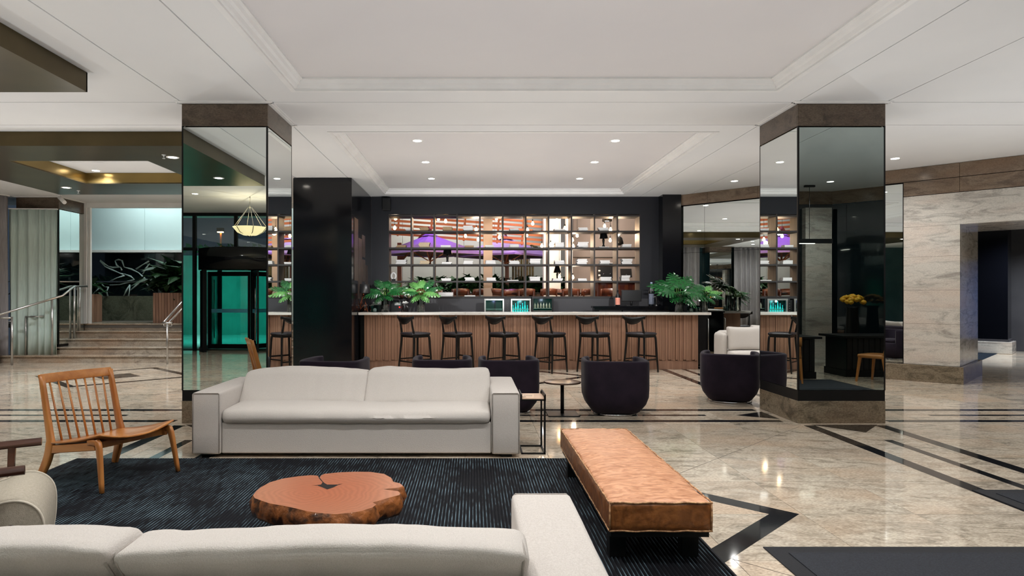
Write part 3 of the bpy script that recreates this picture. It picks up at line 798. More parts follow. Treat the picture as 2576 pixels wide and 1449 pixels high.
def planter(label, x0, x1, y0, y1, z0, z1, n, L=.42, seed=0, leafm=None, group=None):
    t = thing('planter', label, 'planter', ((x0 + x1) / 2, (y0 + y1) / 2, z0), 0, group)
    hx, hy, h = (x1 - x0) / 2, (y1 - y0) / 2, z1 - z0
    m = MB(); m.box(-hx, hx, -hy, hy, 0, h)
    k = int(2 * hx / .07)
    for i in range(k):
        a = -hx + 2 * hx * i / k; m.box(a + .006, a + 2 * hx / k - .006, -hy - .012, -hy, 0, h)
    m.build('box', M_walnutb, t)
    rnd = random.Random(seed); f = MB()
    for i in range(n):
        bx, by = rnd.uniform(-hx * .95, hx * .95), rnd.uniform(-hy * .8, hy * .8)
        a = rnd.uniform(0, 2 * PI); l = L * rnd.uniform(.6, 1.15); e = rnd.uniform(.1, 1.25); w = l * .16
        base = Vector((bx, by, h + rnd.uniform(-.02, L * .55)))
        out = Vector((math.cos(a), math.sin(a), 0)); sd = Vector((-math.sin(a), math.cos(a), 0))
        mid = base + out * l * .5 * math.cos(e) + Vector((0, 0, l * .5 * math.sin(e)))
        tip = mid + out * l * .5 * math.cos(e - .9) + Vector((0, 0, l * .5 * math.sin(e - .9)))
        dn = Vector((0, 0, -w * .25))
        f.add([base, mid + sd * w + dn, tip, mid - sd * w + dn, mid], [(0, 1, 4), (1, 2, 4), (2, 3, 4), (3, 0, 4)])
    o = f.build('foliage', leafm or M_leafd, t); o['kind'] = 'stuff'
    return t
planter('wood-slatted planter of drooping dark foliage right of the etched glass', -7.75, -5.4, 15.98, 16.6, TZ, 1.53, 900, .78, 3)
planter('wood-slatted planter of dark foliage left of the white post', -11.3, -9.5, 16.3, 16.9, TZ, 1.5, 420, .5, 4)
for k in range(5):
    planter('low planter of green foliage along the terrace wall, %s from the left through the shelves' % ORD[k], -1.9 + k * 1.15, -.95 + k * 1.15, 20.9, 21.3, TZ, 1.55, 260, .55, 20 + k, group='terrace planters')

# umbrellas
M_underside = mat('umbrella_shaded_underside', (104, 92, 86), .85, alt=(94, 83, 78), nscale=3)  # unlit underside of the cloth painted as a darker second layer
def umbrella(label, x, y, zr, half, apex, rot, arm):
    t = thing('garden_umbrella', label, 'umbrella', (x, y, TZ), rot, 'terrace umbrellas')
    z = zr - TZ; m = MB()
    c = [(-half, -half), (half, -half), (half, half), (-half, half)]
    for k in range(4):
        a, b = Vector(c[k] + (z,)), Vector(c[(k + 1) % 4] + (z,)); top = Vector((0, 0, z + apex))
        mm = (a + b) / 2 + Vector((0, 0, -.03)); q = top * .5 + (a + b) / 4 + Vector((0, 0, -.04))
        m.add([a, mm, b, top, (a + top) / 2, (b + top) / 2, q], [(0, 1, 6, 4), (1, 2, 5, 6), (6, 5, 3), (4, 6, 3)])
        m.add([a, b, b - Vector((0, 0, .05)), a - Vector((0, 0, .05))], [(0, 1, 2, 3)])
    m.build('canopy', M_umb, t, solid=.006)
    MB().add([(x, y, z - .012) for x, y, z in m.v], m.f).build('shaded_underside', M_underside, t)
    v = MB(); hv = half * .16
    cv = [(-hv, -hv), (hv, -hv), (hv, hv), (-hv, hv)]
    for k in range(4):
        v.add([cv[k] + (z + apex * .9,), cv[(k + 1) % 4] + (z + apex * .9,), (0, 0, z + apex + .07)], [(0, 1, 2)])
    v.build('vent_cap', M_umb, t, solid=.006)
    for k in range(4):
        MB().bar((0, 0, z - .25), (c[k][0] * .55, c[k][1] * .55, z + apex * .42), .03, .03).build('rib', M_slat, t)
    MB().tube([(0, 0, z - .35), (0, 0, z + apex)], .03, 8).build('hub', M_post, t)
    ca, sa = math.cos(-rot), math.sin(-rot)
    L_ = lambda p: (p[0] * ca - p[1] * sa, p[0] * sa + p[1] * ca, p[2])
    MB().box(arm[0] - .06, arm[0] + .06, arm[1] - .06, arm[1] + .06, 0, z + .35, Matrix.Rotation(-rot, 4, 'Z')).build('mast', M_post, t)
    MB().bar(L_((arm[0], arm[1], z - .2)), (0, 0, z + apex + .18), .07, .09).build('arm', M_post, t)
    return t
umbrella('purple-lit square umbrella behind the left shelf columns', -1.2, 18.4, 2.66, 1.02, .52, R(38), (-.95, .9))
umbrella('purple-lit square umbrella behind the middle shelf columns', .98, 20.0, 2.68, 1.1, .55, R(52), (.1, 1.0))
umbrella('purple-lit umbrella reflected at the foot of the stair', -4.6, 19.0, 2.75, 1.1, .6, R(40), (.9, .4))
for x in (-1.2, .9, -4.6):
    lamp('SPOT', 'purple_uplight', (x + .1, 17.8, 4.7), 150, (.5, .16, 1.0), .15, (R(14), 0, 0), spot=46)
# slatted cedar screen hanging at the top left, swinging towards the right
sc = thing('slatted_screen', 'hanging screen of horizontal cedar slats at the top of the shelf view', 'screen', (-3.2, 18.9, 3.3))
for k in range(9):
    MB().box(0, 5.35, -.02, .02, k * .125 - .03, k * .125 + .035, Matrix.Rotation(R(-9), 4, 'Y') if False else None).build('slat', M_slat, sc)
for x in (.1, 1.05, 2.0, 2.95, 3.9, 4.6, 5.3):
    MB().box(x - .025, x + .025, .02, .06, -.05, 1.1).build('upright', M_slat, sc)
sc.rotation_euler = (0, R(4.5), R(-4))
# white column and piers
for nm, x0, x1, y, m, lab in (('pier', 1.95, 2.42, 18.2, M_white, 'bright white pier behind the eighth shelf bay'), ('pier', 2.55, 2.72, 18.0, M_white, 'narrow white pier behind the ninth shelf bay'),
                         ('pier', .27, .50, 17.0, M_tbeige, 'slim beige pier behind the fifth shelf bay')):
    o = thing(nm, lab, 'pier', ((x0 + x1) / 2, y, TZ)); h_ = (x1 - x0) / 2
    MB().box(-h_, h_, 0, .3, 0, 4.2).build('shaft', m, o); MB().box(-h_ - .02, h_ + .02, -.02, .32, 0, .12).build('foot', M_grey, o)
rw = struct(MB().box(2.74, 6.5, 18.9, 19.1, TZ, 5.0).build('wall_service', M_tbeige))
MB().box(2.74, 6.5, 18.88, 18.9, 2.55, 2.57).build('joint', M_joint, rw)
ww = thing('wood_wall_panel', 'olive slatted wall panel behind the sixth shelf bay', 'panel', (1.55, 21.2, 1.5))
for k in range(8):
    MB().box(k * .09 - .3, k * .09 - .23, -.02, .02 + .01 * (k % 3), -.3 + .08 * (k % 3), 1.3 - .1 * (k % 2)).build('slat', mat('olive_slat_%d' % k, (110 + 8 * (k % 3), 96, 52), .5, alt=(84, 72, 38), nscale=9), ww)

# terrace chairs and tables
def tchair():
    t = thing('terrace_chair', '', 'chair', (0, 0, TZ))
    MB().box(-.21, .21, -.2, .22, .43, .455).build('seat', M_rwood, t, bevel=.008)
    m = MB()
    def fn(u, v):
        x = -.23 + .46 * u; return (x, -.22 + .10 * (2 * u - 1) ** 2 - .03 * v, .66 + .17 * v + .02 * (1 - (2 * u - 1) ** 2))
    m.grid(fn, 8, 2); m.build('backrest', M_rwood, t, solid=.016)
    for x in (-.19, .19):
        MB().bar((x, .2, 0), (x * .95, .19, .43), .03, .03, w1=.035, h1=.035).build('leg', M_rwood, t)
        MB().bar((x, -.24, 0), (x, -.19, .45), .03, .03).bar((x, -.19, .45), (x, -.2, .78), .03, .025).build('leg', M_rwood, t)
    return t
tch = tchair()
CH = [(-2.0, 17.5, 20), (-1.35, 17.1, 160), (-.95, 17.6, -150), (-.35, 17.2, 10), (.12, 17.6, 30), (.62, 17.2, -20), (1.05, 17.8, 170), (1.35, 17.1, 5), (1.9, 17.0, 15), (2.2, 17.6, 185), (2.55, 17.1, -15), (2.95, 17.3, 25), (3.5, 16.65, 190)]
for k, (x, y, a) in enumerate(CH):
    lab = 'red-brown wooden terrace chair behind the shelf, %s' % ('leftmost' if k == 0 else ORD[k] + ' from the left' if k < 12 else 'rightmost')
    if k == 0: tch.location = (x, y, TZ); tch.rotation_euler = (0, 0, R(a)); tch['label'] = lab; tch['group'] = 'terrace chairs'
    else: dup(tch, (x, y, TZ), R(a), lab, 'terrace chairs')
def ttable():
    t = thing('terrace_table', '', 'table', (0, 0, TZ))
    MB().box(-.4, .4, -.35, .35, .71, .74).build('tabletop', M_black_ash, t, bevel=.006)
    MB().box(-.03, .03, -.03, .03, .02, .71).build('pedestal', M_black_ash, t)
    MB().box(-.22, .22, -.22, .22, 0, .02).build('foot', M_black_ash, t)
    return t
tt = ttable()
for k, (x, y) in enumerate(((-1.7, 17.95), (-.6, 17.9), (.35, 18.0), (1.55, 17.8), (2.62, 17.5))):
    lab = 'small dark square terrace table, %s from the left' % ORD[k]
    if k == 0: tt.location = (x, y, TZ); tt['label'] = lab; tt['group'] = 'terrace tables'
    else: dup(tt, (x, y, TZ), R(8 * k), lab, 'terrace tables')
# service counter with coffee machine, till and lamps behind the right bays
sv = thing('service_counter', 'dark red service counter behind the two right shelf bays', 'counter', (3.85, 17.7, TZ))
MB().box(-.55, .55, -.3, .3, 0, 1.0).build('carcass', mat('oxblood', (74, 34, 30), .4, alt=(56, 26, 24), nscale=6), sv)
MB().box(-.6, .6, -.35, .35, 1.0, 1.04).build('worktop', M_black_ash, sv)
for k in range(5): MB().box(-.52 + k * .22, -.42 + k * .22, -.315, -.3, .05, .95).build('slat', M_rwood, sv)
em = thing('espresso_machine', 'chrome and black espresso machine on the terrace service counter', 'coffee machine', (3.55, 17.7, TZ + 1.04))
MB().box(-.2, .2, -.2, .2, .08, .42).build('body', M_plastic, em, bevel=.02)
MB().box(-.22, .22, -.25, .22, 0, .06).build('drip_tray', M_chrome, em); MB().box(-.18, .2, -.15, .18, .42, .5).build('cup_rail', M_chrome, em, bevel=.02)
for z in (.16, .28): MB().lathe([(.001, -.02), (.03, -.02), (.03, .02), (.001, .02)], 10, (-.2, -.21, z)).build('gauge', M_ceramic, em)
for x in (-.1, .08): MB().tube([(x, -.2, .2), (x, -.3, .19)], .018, 8).build('group_head', M_chrome, em)
pm = thing('till_screen', 'tilted black till screen on the terrace service counter', 'monitor', (4.1, 17.6, TZ + 1.04))
MB().box(-.15, .15, -.01, .015, .12, .36, Matrix.Rotation(R(-18), 4, 'X')).build('screen', M_plastic, pm); MB().tube([(0, 0, 0), (0, .02, .2)], .02).build('stand', M_plastic, pm); MB().box(-.1, .1, -.08, .08, 0, .015).build('foot', M_plastic, pm)

def shade_lamp(label, loc, s=1.0, m=M_plastic):
    t = thing('table_lamp', label, 'lamp', loc)
    MB().lathe([(.055 * s, 0), (.05 * s, .02 * s), (.022 * s, .10 * s), (.034 * s, .2 * s), (.012 * s, .25 * s)], 12).build('base', m, t)
    MB().lathe([(.11 * s, .24 * s), (.06 * s, .42 * s), (.058 * s, .42 * s), (.107 * s, .24 * s)], 16, caps=False).build('shade', m, t)
    return t

# hanging bulbs
BULBS = [(995, 547, 16.0), (993, 571, 16.2), (1103, 548, 16.4), (1121, 554, 15.8), (1198, 575, 15.9), (1171, 591, 16.2), (1203, 600, 16.5), (1249, 547, 16.4), (1256, 594, 16.1),
         (1327, 576, 15.9), (1325, 589, 16.6), (1340, 560, 16.3), (1363, 616, 15.8), (1385, 613, 16.2), (1401, 545, 16.5), (1421, 572, 15.9), (1440, 601, 16.3), (1452, 590, 16.6), (1442, 617, 16.7), (1521, 566, 16.5), (1536, 575, 16.0), (1535, 602, 16.3), (1556, 586, 15.9), (1407, 693, 16.0), (1441, 695, 16.2)]
def bulb():
    t = thing('hanging_bulb', '', 'bulb')
    MB().lathe([(.001, -.07), (.02, -.065), (.034, -.045), (.036, -.025), (.02, .01), (.013, .03), (.001, .03)], 14, caps=False).build('globe', M_bulb, t)
    MB().tube([(0, 0, .03), (0, 0, .075)], .014, 8).build('socket', M_plastic, t)
    return t
b0 = None
for k, (px, py, Y) in enumerate(BULBS):
    p = P(px, Y, py)
    col = min(10, max(0, int((px - 981) / 57.3)))
    row = 'top' if py < 582 else 'second' if py < 624 else 'fourth'
    near = [q for q in BULBS if q is not BULBS[k] and int((q[0] - 981) / 57.3) == col and (q[1] < 582) == (py < 582) and (q[1] > 640) == (py > 640)]
    rk = ''
    if near: rk = ' leftmost there' if all(px < q[0] for q in near) else ' rightmost there' if all(px > q[0] for q in near) else ' between its neighbours,'
    if near and not (all(px < q[0] for q in near) or all(px > q[0] for q in near)): rk = ' upper middle one' if py < 600 else ' lower middle one'
    lab = 'warm hanging bulb, %s shelf row, %s bay from left%s' % (row, ORD[col], ',' + rk.strip(',') if rk else '')
    b = bulb() if k == 0 else dup(b0, p, 0)
    if k == 0: b0 = b; b.location = p
    b['label'] = lab; b['group'] = 'hanging bulbs over the terrace'
    cl = 4.98 - p[2]
    if k == 0: cord0 = None
    MB().tube([(0, 0, .07), (0, 0, cl)], .004, 5).build('cord', M_plastic, b)
    if k % 2 == 0: lamp('POINT', 'bulb_light', (p[0], p[1] - .1, p[2] - .12), 11, (1, .8, .6), .05)
# two dark metal pendants
for k, (px, py, sz) in enumerate(((1527, 545, 24), (1556, 605, 22))):
    p = P(px, 16.6, py); t = thing('metal_pendant', ['bell-shaped dark pendant in the top row near the right end', 'bell-shaped dark pendant in the second row, last bay'][k], 'pendant lamp', p)
    MB().lathe([(.12, -.12), (.118, -.05), (.09, .06), (.03, .11), (.001, .12)], 20, caps=False).build('shade', M_plastic, t, solid=.006)
    MB().lathe([(.001, -.10), (.1, -.10)], 16, caps=False).build('lens', M_lampon, t)
    MB().tube([(0, 0, .1), (0, 0, 4.98 - p[2])], .005, 5).build('cord', M_plastic, t)

for x, y, e in ((-8.5, 16.6, 130), (-6.6, 16.4, 130), (-1.6, 20.6, 200), (.8, 20.6, 200), (2.2, 17.2, 130), (3.8, 17.2, 110), (-4, 17.4, 120)):
    lamp('AREA', 'terrace_fill', (x, y, 4.7), e * (.4 if x > -5 else .24), (1, .96, .9) if x > -5 else (.85, 1, 1), .5)  # added area lamps without fixtures that brighten the terrace

# ================================================================= SHELF IN THE OPENING
sh = thing('shelving_unit', 'open timber shelving grid filling the opening above the back bar', 'shelves', ((SX0 + SX1) / 2, BY, SZ0))
hw = (SX1 - SX0) / 2; Hh = SZ1 - SZ0; NC = 11
cw = 2 * hw / NC
zr = [EYE - (y - 745) / F * BY - SZ0 for y in (708.5, 666.5, 624.5, 582.5)]
for k in range(NC + 1):
    x = -hw + cw * k
    MB().box(max(-hw, x - .014), min(hw, x + .014), .012, .42, 0, Hh).build('upright', M_shelf, sh)
    MB().box(max(-hw, x - .016), min(hw, x + .016), -.012, .012, 0, Hh).build('edge_strip', M_shelfedge, sh)
for z in [-.0, ] + zr + [Hh - .035]:
    a = max(0, z - .018)
    MB().box(-hw, hw, .0125, .415, a, a + .034).build('shelf_board', M_shelfedge, sh)
    MB().box(-hw, hw, -.016, .0123, a, a + .036).build('edge_strip', M_shelfedge, sh)
# books: (row from top, column) -> px left, px right, count, tone
B = {(0, 0): (1020, 1038, 2, 0), (0, 1): (1055, 1079, 3, 2), (0, 2): (1113, 1138, 3, 2), (0, 3): (1165, 1190, 4, 0), (0, 5): (1281, 1305, 2, 0), (0, 6): (1340, 1362, 1, 0), (0, 7): (1394, 1424, 2, 0), (0, 8): (1454, 1479, 3, 0), (0, 9): (1506, 1532, 3, 0),
     (1, 0): (996, 1021, 2, 2), (1, 1): (1053, 1081, 4, 1), (1, 2): (1109, 1135, 2, 0), (1, 3): (1169, 1193, 2, 2), (1, 4): (1220, 1245, 2, 0), (1, 5): (1281, 1306, 3, 0), (1, 7): (1396, 1420, 5, 0), (1, 8): (1453, 1481, 5, 0), (1, 9): (1505, 1532, 1, 0), (1, 10): (1565, 1590, 3, 0),
     (2, 0): (995, 1022, 4, 0), (2, 1): (1055, 1080, 3, 1), (2, 2): (1110, 1136, 2, 0), (2, 3): (1166, 1191, 3, 0), (2, 4): (1221, 1247, 3, 0), (2, 5): (1281, 1308, 3, 0), (2, 6): (1333, 1361, 4, 0), (2, 7): (1394, 1420, 3, 0), (2, 8): (1451, 1478, 5, 0), (2, 9): (1509, 1536, 3, 0), (2, 10): (1564, 1591, 4, 0),
     (3, 2): (1110, 1136, 2, 0), (3, 3): (1169, 1195, 3, 0), (3, 4): (1223, 1248, 3, 0), (3, 5): (1274, 1306, 1, 0), (3, 6): (1333, 1360, 3, 0), (3, 7): (1390, 1418, 2, 0), (3, 8): (1452, 1476, 2, 0), (3, 9): (1511, 1539, 3, 0), (3, 10): (1563, 1586, 4, 0),
     (4, 1): (1080, 1092, 1, 0), (4, 2): (1102, 1141, 3, 0), (4, 3): (1168, 1197, 1, 0)}
rows_z = [SZ0 + zr[3] + .016, SZ0 + zr[2] + .016, SZ0 + zr[1] + .016, SZ0 + zr[0] + .016, SZ0 + .034]
RN = ['top', 'second', 'third', 'fourth', 'bottom']
TN = ['white', 'cream', 'tan']; TM = [M_paper, M_paper2, M_papertan]
cover = mat('book_cover', (224, 222, 220), .45, alt=(210, 208, 206), nscale=5)
cover2 = mat('book_cover_warm', (186, 160, 124), .5, alt=(160, 134, 100), nscale=5)
for (r_, c_), (pa, pb, n, tone) in B.items():
    Yb = BY + .16
    cx = ((pa + pb) / 2 - 1190) / F * (BY + .02); wd = (pb - pa) / F * BY; z = rows_z[r_]
    th = .029 if n < 5 else .026
    for k in range(n):
        w_ = wd * random.uniform(.9, 1.0); dp = random.uniform(.15, .2); t_ = th * random.uniform(.8, 1.15)
        pos = '' if n == 1 else ' topmost' if k == n - 1 else ' lowest' if k == 0 else ' ' + ORD[k] + ' up' if n > 3 else ' middle'
        lab = '%s book, %s shelf row, %s bay from the left%s' % (TN[tone], RN[r_], ORD[c_], ',' + pos + ' of its stack' if pos else '')
        b = thing('book', lab, 'book', (cx + random.uniform(-.012, .012), Yb - .04, z), R(random.uniform(-5, 5)), 'books lying in the shelving')
        MB().box(-w_ / 2 + .003, w_ / 2 - .003, -dp / 2 + .003, dp / 2 - .003, .003, t_ - .003).build('pages', TM[tone], b)
        MB().box(-w_ / 2, w_ / 2, -dp / 2, dp / 2, 0, .003).box(-w_ / 2, w_ / 2, -dp / 2, dp / 2, t_ - .003, t_).box(-w_ / 2, w_ / 2, dp / 2 - .003, dp / 2, .003, t_ - .003).build('cover', cover if tone == 0 else cover2, b)
        z += t_ + .0006
shade_lamp('small black table lamp standing in the third shelf row, third bay', (P(1129, BY + .3, 700)[0] - .03, BY + .28, rows_z[2] + .0), 1.0)
shade_lamp('small black table lamp in the second shelf row, tenth bay', (P(1518, BY + .3, 700)[0], BY + .3, rows_z[1]), .95)
shade_lamp('small black table lamp in the fourth shelf row, eighth bay', (P(1402, BY + .3, 700)[0], BY + .3, rows_z[3]), .8)
fg = thing('figurine', 'small brown reclining animal figurine, second shelf row, seventh bay', 'figurine', (P(1343, BY + .1, 0)[0], BY + .12, rows_z[1]))
MB().tube([(-.08, 0, .05), (-.05, 0, .06), (0, 0, .035), (.05, 0, .03), (.1, 0, .02)], [.012, .018, .022, .018, .004], 8).build('body', M_bronze, fg)
MB().tube([(-.05, 0, .05), (-.06, 0, 0)], .008, 6).build('foreleg', M_bronze, fg); MB().tube([(.03, 0, .03), (.04, 0, 0)], .008, 6).build('hindleg', M_bronze, fg)
for k, (px, lab) in enumerate(((1005, 'patterned mug at the left on the shelf foot'), (1023, 'cream mug beside the patterned mug'))):
    m_ = thing('mug', lab, 'mug', (P(px + 6, BY - .1, 0)[0], BY - .13, 1.40)); mm = mat('mug_glaze_%d' % k, [(120, 70, 56), (206, 194, 150)][k], .3, alt=[(40, 30, 30), (180, 166, 120)][k], nscale=30)
    MB().lathe([(.001, .004), (.035, .004), (.045, .11), (.041, .11), (.033, .01), (.001, .01)], 16, caps=False).build('cup', mm, m_)
    MB().tube([(-.042, 0, .09), (-.075, 0, .08), (-.078, 0, .05), (-.06, 0, .03), (-.038, 0, .025)], .007, 6).build('handle', M_ceramic, m_)
hp = thing('headphone_ornament', 'small pale ring-shaped ornament at the lower left of the shelving', 'ornament', (P(990, BY + .1, 0)[0], BY + .1, rows_z[3]))
MB().tube([(.05 * math.cos(t * PI / 8), 0, .11 + .07 * math.sin(t * PI / 8)) for t in range(-3, 12)], .02, 8).build('ring', M_ceramic, hp); MB().box(-.04, .04, -.03, .03, 0, .045).build('foot', M_edge, hp)

# ================================================================= BAR COUNTER
bar = thing('bar_counter', 'long bar counter clad in fluted walnut battens', 'bar counter', (1.08, 13.08, 0))
bx0, bx1 = -2.24 - 1.08, 4.46 - 1.08
MB().box(bx0 + .08, bx1 - .02, .03, .75, .0, 1.08).build('carcass', M_walnutb, bar)
MB().box(bx0, bx0 + .08, .035, .1, 0, 1.08).build('end_filler', M_edge, bar)
MB().box(bx0 + .08, bx1, .006, .03, .0, .17).build('plinth_board', M_walnutb, bar)
MB().box(bx0 + .08, bx1 - .005, .02, .05, -.0, .02).build('shadow_gap', M_edge, bar)
MB().box(bx1 - .02, bx1, .0, .75, .02, 1.08).build('end_panel', M_walnutb, bar)
x = bx0 + .085; widths = [.045, .06, .07, .038, .055]; depth = [0, .012, -.006, .018, .006]
k = 0
bm_cache = {}
while x < bx1 - .03:
    w_ = min(widths[(k * 7 + k // 5) % 5], bx1 - .004 - x); d_ = depth[(k * 3 + k // 4) % 5]; zb = (.17, .19, .175)[k % 3]
    key = (round(w_, 4), d_, zb)
    if key not in bm_cache: bm_cache[key] = MB().box(.002, w_ - .003, -d_ - .004, .03, zb, 1.078).mesh('batten', M_walnut)
    o = bpy.data.objects.new('batten', bm_cache[key]); COL.objects.link(o); o.parent = bar; o.location = (x, 0, 0)
    x += w_; k += 1
wt = thing('worktop', 'white marble worktop running the whole length of the bar', 'worktop', (1.2, 12.93, 1.08))
MB().box(-3.45, -1.35, 0, .62, 0, .05).build('slab', M_marble, wt, bevel=.003); MB().box(-1.348, 1.4, 0, .62, 0, .05).build('slab', M_marble, wt, bevel=.003); MB().box(1.402, 3.47, 0, .62, 0, .05).build('slab', M_marble, wt, bevel=.003)
WZ = 1.13
bb = thing('back_counter', 'black work counter behind the bar under the shelving', 'counter', (.165, 14.32, 0))
MB().box(-2.3, 2.3, -.29, .3, .05, .92).build('carcass', M_blackgl, bb); MB().box(-2.32, 2.32, -.31, .3, .92, .96).build('worktop', M_blackgl, bb); MB().box(-2.3, 2.3, -.25, .3, 0, .05).build('plinth', M_edge, bb)
# right hand sink unit, higher
sk = thing('sink_unit', 'black glossy sink unit behind the right end of the bar', 'sink unit', (3.3, 14.06, 0))
MB().box(-.75, .8, -.2, .04, 0, 1.2).build('carcass', M_blackgl, sk); MB().box(-.78, .82, -.22, .05, 1.2, 1.24).build('worktop', M_blackgl, sk)
fb_ = thing('tap', 'thin curved steel tap right of the clear bottle', 'tap', (P(1652, 13.95, 0)[0], 13.98, 1.24))
MB().tube([(0, 0, 0), (0, 0, .16), (-.02, -.02, .2), (-.05, -.04, .2), (-.07, -.05, .18)], .009, 8).build('spout', M_steel, fb_); MB().lathe([(.022, 0), (.02, .02), (.001, .02)], 12).build('base', M_steel, fb_)
for dx in (-.65, -.15, .35):
    MB().box(dx, dx + .47, -.215, -.2, .1, 1.15).build('door', M_plastic, sk)
MB().box(.80, .815, -.2, .04, .1, 1.15).build('end_panel', M_blackgl, sk)
MB().tube([(.81, -.16, .55), (.84, -.16, .55), (.84, -.16, 1.05), (.81, -.16, 1.05)], .01, 8).build('handle', M_steel, sk)
bf_ = thing('fridge_cabinet', 'black fridge cabinet with a steel bar handle beyond the right end of the bar', 'fridge', (4.66, 13.78, 0))
MB().box(-.16, .2, -.18, .2, .04, 1.1).build('carcass', M_blackgl, bf_); MB().box(-.155, .195, -.2, -.182, .06, 1.08).build('door', M_plastic, bf_, bevel=.004); MB().box(-.14, .18, -.15, .18, 0, .04).build('plinth', M_edge, bf_)
MB().tube([(.17, -.2, .3), (.17, -.23, .3), (.17, -.23, .98), (.17, -.2, .98)], .012, 8).build('handle', M_steel, bf_); MB().box(-.17, .21, -.21, .21, 1.1, 1.13).build('worktop', M_blackgl, bf_)
# fridges
def fridge(label, x0, x1, z1, frame, inner, kind):
    w_ = x1 - x0; t = thing('bar_fridge', label, 'fridge', ((x0 + x1) / 2, 14.02, .96 if z1 < 1.5 else .96)); h_ = z1 - .96; hx = w_ / 2
    m = MB(); m.box(-hx, hx, .02, .04, 0, h_); m.box(-hx, -hx + .02, -.14, .04, 0, h_); m.box(hx - .02, hx, -.14, .04, 0, h_); m.box(-hx, hx, -.14, .04, h_ - .02, h_); m.box(-hx, hx, -.14, .04, 0, .02)
    m.build('cabinet', M_plastic, t)
    f = MB(); b_ = .035; f.box(-hx, hx, -.165, -.14, h_ - b_, h_); f.box(-hx, hx, -.165, -.14, 0, b_); f.box(-hx, -hx + b_, -.165, -.14, b_, h_ - b_); f.box(hx - b_, hx, -.165, -.14, b_, h_ - b_)
    d = f.build('door_frame', frame, t, bevel=.004)
    MB().box(-hx + b_, hx - b_, -.155, -.15, b_, h_ - b_).build('pane', M_glass, d)
    MB().box(-hx + .02, hx - .02, -.12, .02, h_ * .48, h_ * .48 + .012).build('shelf', M_steel, t)
    return t, hx, h_
F1, hx, h_ = fridge('steel-framed bar fridge, left of the three, nearly empty', .235, .655, 1.395, M_steel, None, 0)
F2, hx, h_ = fridge('steel-framed bar fridge glowing turquoise, middle of the three', .79, 1.22, 1.395, M_steel, None, 1)
F3, hx, h_ = fridge('black-framed bar fridge, right of the three, slightly taller', 1.235, 1.69, 1.43, M_plastic, None, 2)
sp_ = thing('power_strip', 'black switch panel between the two steel-framed fridges', 'panel', (.722, 13.95, .97)); MB().box(-.06, .06, -.02, .02, 0, .4).build('plate', M_plastic, sp_)
for k in range(4): MB().lathe([(.001, -.004), (.013, -.004), (.013, .004), (.001, .004)], 8, (0, -.022, .17 + k * .05)).build('button', M_steel, sp_)
def bottle(label, loc, r=.03, h=.2, m=M_teallit, name='bottle', group=None, cap=None, lbl=None):
    t = thing(name, label, 'bottle', loc, 0, group)
    MB().lathe([(r * .9, 0), (r, .01), (r, h * .6), (r * .85, h * .7), (r * .36, h * .8), (r * .34, h * .95), (r * .4, h * .955), (r * .4, h), (.001, h)], 14).build('body', m, t)
    if cap: MB().lathe([(r * .42, h * .93), (r * .42, h * 1.01), (.001, h * 1.01)], 12).build('cap', cap, t)
    if lbl: MB().lathe([(r * 1.015, h * .08), (r * 1.015, h * .52)], 16, caps=False).build('label', lbl, t)
    return t
for k in range(7):
    bottle('turquoise-lit bottle in the middle bar fridge, %s from the left' % ORD[k], (.85 + k * .05, 13.97, 1.0), .018, .26 + .04 * (k % 3), group='turquoise bottles in the fridge')
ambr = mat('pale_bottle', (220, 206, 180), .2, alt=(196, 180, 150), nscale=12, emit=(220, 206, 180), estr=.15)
for k in range(6):
    bottle('pale-capped bottle in the black-framed fridge, %s from the left' % ORD[k], (1.31 + k * .062, 13.97, 1.19), .018, .12, ambr, group='pale bottles in the fridge')
lamp('POINT', 'fridge_light', (1.005, 13.93, 1.34), 1.6, (.4, .9, 1), .02); lamp('POINT', 'fridge_light', (.44, 13.93, 1.34), .5, (.5, .5, 1), .02); lamp('POINT', 'fridge_light', (1.46, 13.93, 1.37), .9, (.7, .75, 1), .02)
# counter-top things
pink = mat('pink_label', (236, 160, 140), .5, alt=(228, 150, 130), nscale=9)
wb_ = bottle('dark wine bottle with a pink label near the till', P(1554, 13.95, None, 1.24), .05, .34, M_plastic, cap=M_edge, lbl=pink)
clr = glass('bottle_glass', (190, 205, 220), .2)
cb = bottle('tall clear spirits bottle with grey lettering beside the shelving', (P(1638, 14.0, 0)[0], 13.98, 1.24), .055, .50, clr, cap=mat('grey_cap', (150, 166, 190), .3, alt=(140, 156, 180), nscale=9), lbl=mat('frosted_label', (120, 126, 142), .5, alt=(96, 102, 118), nscale=18))
ti = thing('till_monitor', 'black till monitor between the pink-labelled bottle and the shelving end', 'monitor', (P(1589, 13.9, 0)[0], 13.92, 1.24))
MB().box(-.21, .21, -.02, .02, .10, .34).build('screen', M_plastic, ti, bevel=.01); MB().tube([(0, .02, 0), (0, .02, .14)], .025).build('stand', M_plastic, ti); MB().box(-.12, .12, -.07, .09, 0, .015).build('foot', M_plastic, ti)
cl_ = thing('copper_wire_lamp', 'black-shaded lamp on a copper wire pyramid at the left end of the bar', 'lamp', (P(913, 13.15, 0)[0], 13.2, WZ))
cc = [(-.1, -.06), (.1, -.06), (.08, .08), (-.08, .08)]
for k in range(4):
    MB().tube([(cc[k][0], cc[k][1], 0), (0, 0, .36)], .005, 6).build('wire', M_copper, cl_)
    a, b = cc[k], cc[(k + 1) % 4]
    MB().tube([(a[0] * 1, a[1] * 1, 0), (b[0] * .5, b[1] * .5, .18)], .004, 6).build('wire', M_copper, cl_)
MB().tube([(0, 0, .34), (0, 0, .40)], .016, 8).build('socket', M_copper, cl_)
MB().lathe([(.15, .38), (.115, .56), (.112, .56), (.147, .38)], 24, caps=False).build('shade', M_plastic, cl_)
